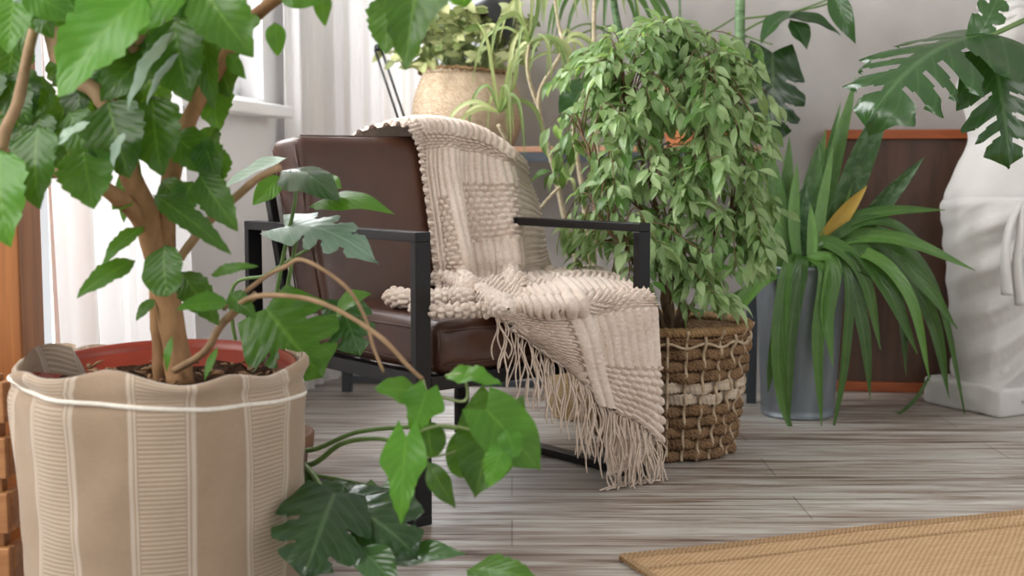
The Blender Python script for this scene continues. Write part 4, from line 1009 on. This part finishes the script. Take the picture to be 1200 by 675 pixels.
oleaf(pm, (972, -18), (1003, 52), Yp-.1, Yp-.14, 26, (-.4, -.8, .2), 'lance', tint=.4, droop=.2)
oleaf(pm, (852, 100), (848, 40), Yp-.05, Yp-.06, 30, (-.1, -1, .2), 'ovate', 'L_hib', 'pale green leaf', tint=.9, droop=.1)
oleaf(pm, (690, 90), (658, 150), Yp-.02, Yp-.06, 40, (-.1, -1, .2), 'ovate', tint=.4)
g = G()
for k in range(14):
    az = rf.uniform(-2.4, 2.4); c = Q(rf.choice([718, 722, 700]), rf.uniform(-14, 6), Yp); h = V((sin(az), -abs(cos(az))*.3, 0)); l = rf.uniform(.16, .28)
    strap(g, [c, c+h*l*.4+V((0, 0, .04)), c+h*l*.75+V((0, 0, -.04)), c+h*l*.9+V((0, 0, -.16))], .016, rf.uniform(.2, .6), .3, 12, (0, -1, .5))
g.build('strappy_foliage', mt['L_strap'], pm)

# ------------------------------------------------------------------ framed walnut panel
pl = thing('framed_panel', 'dark walnut board with an orange wood frame standing on the floor against the wall', 'panel', R(2.1, -.04), -RA)
a0, a1 = 1.70, 2.62; zt = .845
g = G(); g.box((a0+.03, -.045, .03), (a1-.03, -.02, zt-.03), .002, TR); g.build('board', mt['panel'], pl, smooth=False)
for a, b in (((a0, -.06, .0), (a1, -.012, .031)), ((a0, -.06, zt-.03), (a1, -.012, zt)), ((a0, -.06, .0315), (a0+.03, -.012, zt-.0305)), ((a1-.03, -.06, .0315), (a1, -.012, zt-.0305))):
    g = G(); g.box(a, b, .003, TR); g.build('frame_rail', mt['frame'], pl, smooth=False)

# ------------------------------------------------------------------ zinc pot with snake plant
ZC = V((.843, 3.81, 0))
zp = thing('snake_plant', 'snake plant with long drooping strap leaves in a tall grey zinc pot', 'potted plant', ZC)
g = G(); g.lathe([(0, .001), (.100, .0), (.106, .006)]+[(.106+.024*i/20, .006+.427*i/20) for i in range(21)]+[(.134, .436), (.1345, .443), (.131, .445), (.127, .44), (.124, .40), (.12, .38)], ZC, 72); g.build('zinc_pot', mt['zinc'], zp)
g = G(); g.lathe([(.125, .405), (.06, .412), (0, .41)], ZC, 30); g.build('soil', mt['soil'], zp)
def zq(x, y, d=0): return Q(x, y, 3.81+d)
def blade(b, t, w, ti, Yb=0, Yt=0, mat='L_san', tw=.6, bend=6):
    g = G(); mx, my = (b[0]+t[0])/2, (b[1]+t[1])/2
    strap(g, [zq(b[0], b[1], Yb), zq(mx-bend, my, (Yb+Yt)/2), zq(t[0], t[1], Yt)], m(w, 3.8), ti, .35, 24, (rnd(-.4, .4), -1, .1), .03, .6, .45, tw); return g.build('leaf', mt[mat], zp)
for b, t, w, ti, yb, yt in [((952, 330), (1003, 90), 19, .55, .02, .02), ((960, 330), (1046, 100), 30, .08, -.02, -.06), ((935, 330), (903, 178), 22, .5, 0, .04), ((930, 330), (925, 160), 16, .5, .03, .05), ((944, 330), (968, 150), 16, .6, .03, .03), ((948, 332), (960, 165), 22, .25, -.03, -.04),
                         ((940, 330), (944, 215), 26, .05, -.05, -.06), ((924, 330), (900, 130), 14, .55, .05, .07), ((972, 325), (1083, 184), 20, .05, 0, -.1), ((915, 335), (895, 240), 20, .5, -.02, -.03), ((958, 330), (985, 120), 14, .45, .05, .06), ((925, 335), (918, 245), 30, .65, -.06, -.07), ((965, 330), (955, 175), 13, .6, .05, .05)]:
    blade(b, t, w*1.1, ti, yb, yt, tw=rnd(-.25, .25))
for b, t, w, ti, yb, yt in [((938, 332), (934, 190), 15, .8, -.07, -.07), ((955, 332), (976, 172), 14, .85, -.06, -.05), ((912, 335), (886, 205), 13, .75, -.04, -.02), ((966, 330), (1010, 160), 12, .7, -.04, -.03), ((948, 332), (950, 238), 12, .9, -.09, -.1)]: blade(b, t, w, ti, yb, yt, tw=rnd(-.2, .2), bend=rnd(-5, 7))
o = blade((948, 320), (1016, 218), 20, .6, -.05, -.06, 'L_yel', .3); o['label'] = 'yellow and orange leaf'
# arching straps: list of px paths
AR = [([(955, 300, -.04), (990, 262, -.06), (1040, 248, -.08), (1108, 246, -.1)], 17, .35), ([(950, 296, -.05), (1000, 278, -.08), (1060, 282, -.12), (1143, 317, -.14)], 20, .55), ([(945, 300, -.06), (970, 285, -.1), (1010, 320, -.13), (1032, 410, -.14)], 20, .45),
      ([(955, 300, -.04), (1000, 290, -.1), (1040, 340, -.14), (1075, 415, -.15)], 26, .3), ([(960, 300, -.02), (1030, 285, -.04), (1080, 330, -.06), (1122, 386, -.06)], 22, .4), ([(958, 300, -.05), (1020, 300, -.12), (1066, 350, -.15), (1090, 448, -.15)], 18, .75), ([(960, 300, 0), (1040, 300, 0), (1090, 370, -.02), (1112, 466, -.02)], 22, .25),
      ([(962, 298, .02), (1050, 285, .03), (1100, 350, .02), (1134, 502, 0)], 12, .3), ([(940, 300, -.1), (938, 315, -.15), (925, 400, -.17), (924, 508, -.18)], 18, .25), ([(935, 300, -.1), (922, 318, -.15), (912, 400, -.18), (917, 470, -.18), (930, 512, -.18)], 18, .4), ([(945, 300, -.1), (966, 320, -.15), (958, 400, -.17), (963, 502, -.18)], 16, .55),
      ([(950, 300, -.1), (975, 310, -.14), (968, 370, -.16), (976, 430, -.17)], 22, .6), ([(955, 300, -.08), (992, 320, -.14), (990, 420, -.16), (974, 516, -.17)], 13, .3), ([(950, 300, -.06), (985, 300, -.12), (1010, 380, -.14), (1020, 468, -.15)], 20, .2), ([(915, 320, -.08), (880, 340, -.1), (858, 352, -.12), (828, 366, -.14)], 14, .5),
      ([(918, 318, -.08), (890, 330, -.12), (862, 362, -.14), (850, 382, -.15)], 18, .7), ([(955, 300, 0), (1010, 270, 0), (1060, 290, 0), (1100, 380, 0)], 14, .35), ([(1090, 440, .02), (1075, 465, .0), (1060, 480, 0), (1044, 490, 0)], 5, .2), ([(930, 305, -.1), (918, 330, -.15), (905, 420, -.17), (900, 460, -.17)], 12, .35), ([(950, 300, -.06), (1005, 262, -.08), (1050, 265, -.1), (1095, 300, -.1)], 16, .2), ([(950, 305, -.06), (1000, 310, -.11), (1050, 350, -.12), (1062, 440, -.12)], 20, .15)]
for pts, w, ti in AR:
    g = G(); strap(g, [zq(*p) for p in pts], m(w, 3.7), ti, .3, 30, (rnd(-.2, .2), -.8, .6), .05, .6, .4, rnd(-.3, .3)); g.build('drooping_leaf', mt['L_strap'], zp)

# ------------------------------------------------------------------ white plaster statue
SY = 3.93
SC = V((1.53, 3.93, 0))
stt = thing('plaster_statue', 'white plaster draped figure statue on a rough square plinth at the right', 'statue', SC)
def zs(y): return CAMH+(192.3-y)/F*SY
def xs(x): return (x-600)/F*SY
LV = [(36, 1150, 1196), (50, 1146, 1188), (60, 1140, 1182), (68, 1136, 1190), (76, 1130, 1200), (86, 1123, 1212), (97, 1118, 1220), (107, 1116, 1222), (117, 1119, 1222), (127, 1125, 1220), (140, 1129, 1217), (155, 1131, 1217), (165, 1132, 1220), (178, 1128, 1226), (192, 1121, 1234), (210, 1114, 1243), (228, 1107, 1250), (245, 1107, 1252), (280, 1109, 1252), (320, 1114, 1252), (360, 1118, 1252), (400, 1124, 1250), (440, 1128, 1250), (462, 1128, 1250)]
def loft(g, L, n, dr, fn, y0=SY):
    rows = []
    LL = []
    for i in range((len(L)-1)*9+1):
        p = cr([V(a) for a in L], i/9); LL.append(p)
    for y, l, r in LL:
        cx = (xs(l)+xs(r))/2; rx = (xs(r)-xs(l))/2; z = zs(y); row = []
        for j in range(n):
            t = 2*pi*j/n; k = fn(t, z, y); row.append(V((cx+(rx+k)*cos(t), y0+(rx*dr+k)*sin(t), z)))
        rows.append(row)
    g.grid(rows, closev=True); o = len(g.v)-n
    g.f.append(tuple(range(o, o+n)))
def torso(t, z, y):
    k = .03*math.exp(-((y-106)/14)**2)*(math.exp(-((t-4.2)/.35)**2)+math.exp(-((t-5.1)/.35)**2))
    k -= .008*math.exp(-((t-4.71)/.12)**2)*math.exp(-((y-150)/50)**2)
    return k
g = G(); loft(g, LV[:19], 64, .72, torso)
hc = V((xs(1172), SY-.005, zs(26)))
rows = []
for i in range(25):
    a = pi*i/24; r = []
    for j in range(40):
        t = 2*pi*j/40; d = V((sin(a)*cos(t), sin(a)*sin(t), cos(a))); p = V((d.x*.072, d.y*.086, d.z*.098))
        if d.y < 0: p.y -= .010*math.exp(-(d.x/.14)**2)*math.exp(-((d.z+.1)/.22)**2); p.y += .008*math.exp(-((abs(d.x)-.38)/.16)**2)*math.exp(-((d.z-.12)/.14)**2); p.y -= .005*math.exp(-(d.x/.25)**2)*math.exp(-((d.z+.52)/.09)**2); p.x *= 1-.22*max(0, -d.z)
        r.append(hc+p)
    rows.append(r)
g.grid(rows, closev=True)
g.build('body', mt['plaster'], stt)
g = G(); rows = []
for i in range(40):
    a = pi*.62*i/39; r = []
    for j in range(70):
        t = 2*pi*j/70; d = V((sin(a)*cos(t), sin(a)*sin(t), cos(a))); q = d.copy(); 
        back = .5+.5*d.y; w = .006*sin(a*26+t*2+2*sin(t*3)); r.append(hc+V((q.x*(.083+w), q.y*(.098+w)+.012, q.z*(.108+w)+.004)))
    rows.append(r)
g.grid(rows, closev=True)
bun = hc+V((-.005, .105, -.01)); rows = []
for i in range(20):
    a = pi*i/19; rows.append([bun+V((sin(a)*cos(2*pi*j/30), sin(a)*sin(2*pi*j/30), cos(a)))*(.042+.004*sin(a*14+2*pi*j/30*3)) for j in range(30)])
g.grid(rows, closev=True); g.build('hair', mt['plaster'], stt)
def drape(t, z, y):
    e = 1-math.exp(-max(0, y-230)/7); x = 1180+72*cos(t); fr = 1 if sin(t) < .3 else .4
    ph = (y+1.0*(x-1105)-.0022*(x-1105)**2-258)/44+.22*sin(x*.05+y*.008)
    fold = (1-abs(sin(pi*ph)))**.9; fine = (1-abs(sin(pi*(ph*2.0+.35))))**2
    low = max(0, min(1, (y-340)/80))
    rl = .008*math.exp(-((y-240+.2*(x-1105))/8)**2)+.006*math.exp(-((y-260+.45*(x-1105))/8)**2)
    return e*(.004+max(0, min(1, (x-1107)/34))*fr*(.030*fold+.009*fine)+.004*fold+low*.006*(1-abs(sin(x*.07+y*.012)))+rl)-.004
g = G(); loft(g, [(y, l, r) for y, l, r in LV[16:]], 220, .80, drape)
# hanging swag of cloth down the front
for k, (xa, xb) in enumerate(((1178, 1180), (1192, 1196))):
    g.tube(curve([Q(1196, 236, SY-.20), Q(xa+4, 270, SY-.215), Q(xa, 310, SY-.215), Q(xb, 345+12*k, SY-.21)], 24), [.012+.012*i/23 for i in range(24)], 12, True, .5, .6)
g.build('drapery', mt['plaster'], stt)
c0 = V((1.415, 3.736, 0)); da = V((-.478, .878, 0)); db = V((.878, .478, 0)); g = G()
def plf(q):
    p = c0+da*q[0]+db*q[1]; p.z = q[2]; n = .006*noise.noise(p*12)+.004*noise.noise(p*35); return p+V((n, n, n*.8 if q[2] > .02 else 0))
g.rbox((0, 0, 0), (.30, .46, .085), .012, 3, (16, 22, 5), plf)
g.rbox((.03, .06, .08), (.27, .40, .155), .03, 4, (12, 16, 4), plf)
g.build('plinth', mt['plaster'], stt)

# ------------------------------------------------------------------ monstera reaching in from the right
XC = V((1.62, 3.12, 0))
xm = thing('arching_monstera', 'large glossy split leaf plant reaching in from the right edge before the statue', 'potted plant', XC)
g = G(); g.lathe([(0, .001), (.13, 0), (.135, .01), (.165, .30), (.172, .305), (.172, .33), (.162, .33), (.155, .28)], XC, 48); g.build('clay_pot', mt['clay'], xm)
g = G(); g.lathe([(.158, .29), (0, .30)], XC, 30); g.build('soil', mt['soil'], xm)
g = G()
for px in ([(1290, 60, 3.1), (1240, 8, 3.1), (1200, 24, 3.08), (1160, 42, 3.05), (1140, 47, 3.04)], [(1300, 110, 3.1), (1250, 46, 3.05), (1200, 68, 3.02), (1180, 75, 3.0), (1168, 78, 3.0)]):
    P = curve([XC+V((0, 0, .29)), XC+V((-.02, 0, .65))]+[Q(*p) for p in px], 40); g = G(); g.tube(P, [.010-.005*i/39 for i in range(40)], 10); g.build('leaf_stalk', mt['petiole'], xm)
mleaf(xm, (1156, 40), (998, 158), 3.04, 2.90, 215, (-.42, -.52, .82), slits=4, seed=44, tint=.36, droop=.3, fold=.16, depth=.2, sweep=.55, gap=1.7)
mleaf(xm, (1146, 44), (1182, -30), 3.04, 3.12, 40, (.4, -.7, .6), slits=3, seed=47, tint=.5, droop=.1, fold=.05, depth=.35)
mleaf(xm, (1164, 62), (1186, 212), 3.0, 2.93, 100, (-.1, -.9, .3), slits=3, seed=52, tint=.3, droop=.12, fold=.2, depth=.2, sweep=.75, gap=1.5)

# ------------------------------------------------------------------ light, world, camera
wl = bpy.data.worlds.new('daylight'); bpy.context.scene.world = wl; wl.use_nodes = True
bg = wl.node_tree.nodes['Background']; bg.inputs[0].default_value = (.97, .98, 1, 1); bg.inputs[1].default_value = .68
def area(name, loc, target, sx, sy, e, col=(1, 1, 1)):
    l = bpy.data.lights.new(name, 'AREA'); l.shape = 'RECTANGLE'; l.size = sx; l.size_y = sy; l.energy = e; l.color = col
    o = bpy.data.objects.new(name, l); C.objects.link(o); o.location = loc
    o.rotation_euler = (V(target)-V(loc)).to_track_quat('-Z', 'Y').to_euler(); return o
area('window_daylight', R(-.5, -1.25, 1.75), R(1.6, -1.35, .5), 1.6, 1.6, 155, (.97, .98, 1))
area('back_window_daylight', R(.33, .6, 1.5), R(.5, -2, .3), .6, 1.8, 22, (.97, .98, 1))
area('unseen_left_daylight', (-2.3, 1.2, 1.9), (0.3, 2.9, .4), 1.8, 1.8, 52, (1, .97, .93))  # daylight added for an unseen opening left of frame, no window modelled
area('left_wall_fill', (3.2, .2, 2.3), (-.9, 3.2, .5), 1.6, 1.4, 22, (1, .98, .96))  # added fill lamp to brighten the left wall, no window stands here
cam = bpy.data.cameras.new('camera'); co = bpy.data.objects.new('camera', cam); C.objects.link(co)
co.location = (0, 0, CAMH); co.rotation_euler = (pi/2-PITCH, 0, 0)
cam.sensor_width = 36; cam.lens = F/1200*36; cam.clip_start = .02
cam.dof.use_dof = True; cam.dof.focus_distance = 2.75; cam.dof.aperture_fstop = 3.5
sc = bpy.context.scene; sc.camera = co
sc.view_settings.view_transform = 'Standard'; sc.view_settings.look = 'None'; sc.view_settings.gamma = 1; sc.view_settings.use_curve_mapping = False
sc.view_settings.exposure = .43
sc.cycles.use_denoising = True; sc.cycles.max_bounces = 8; sc.cycles.transparent_max_bounces = 12
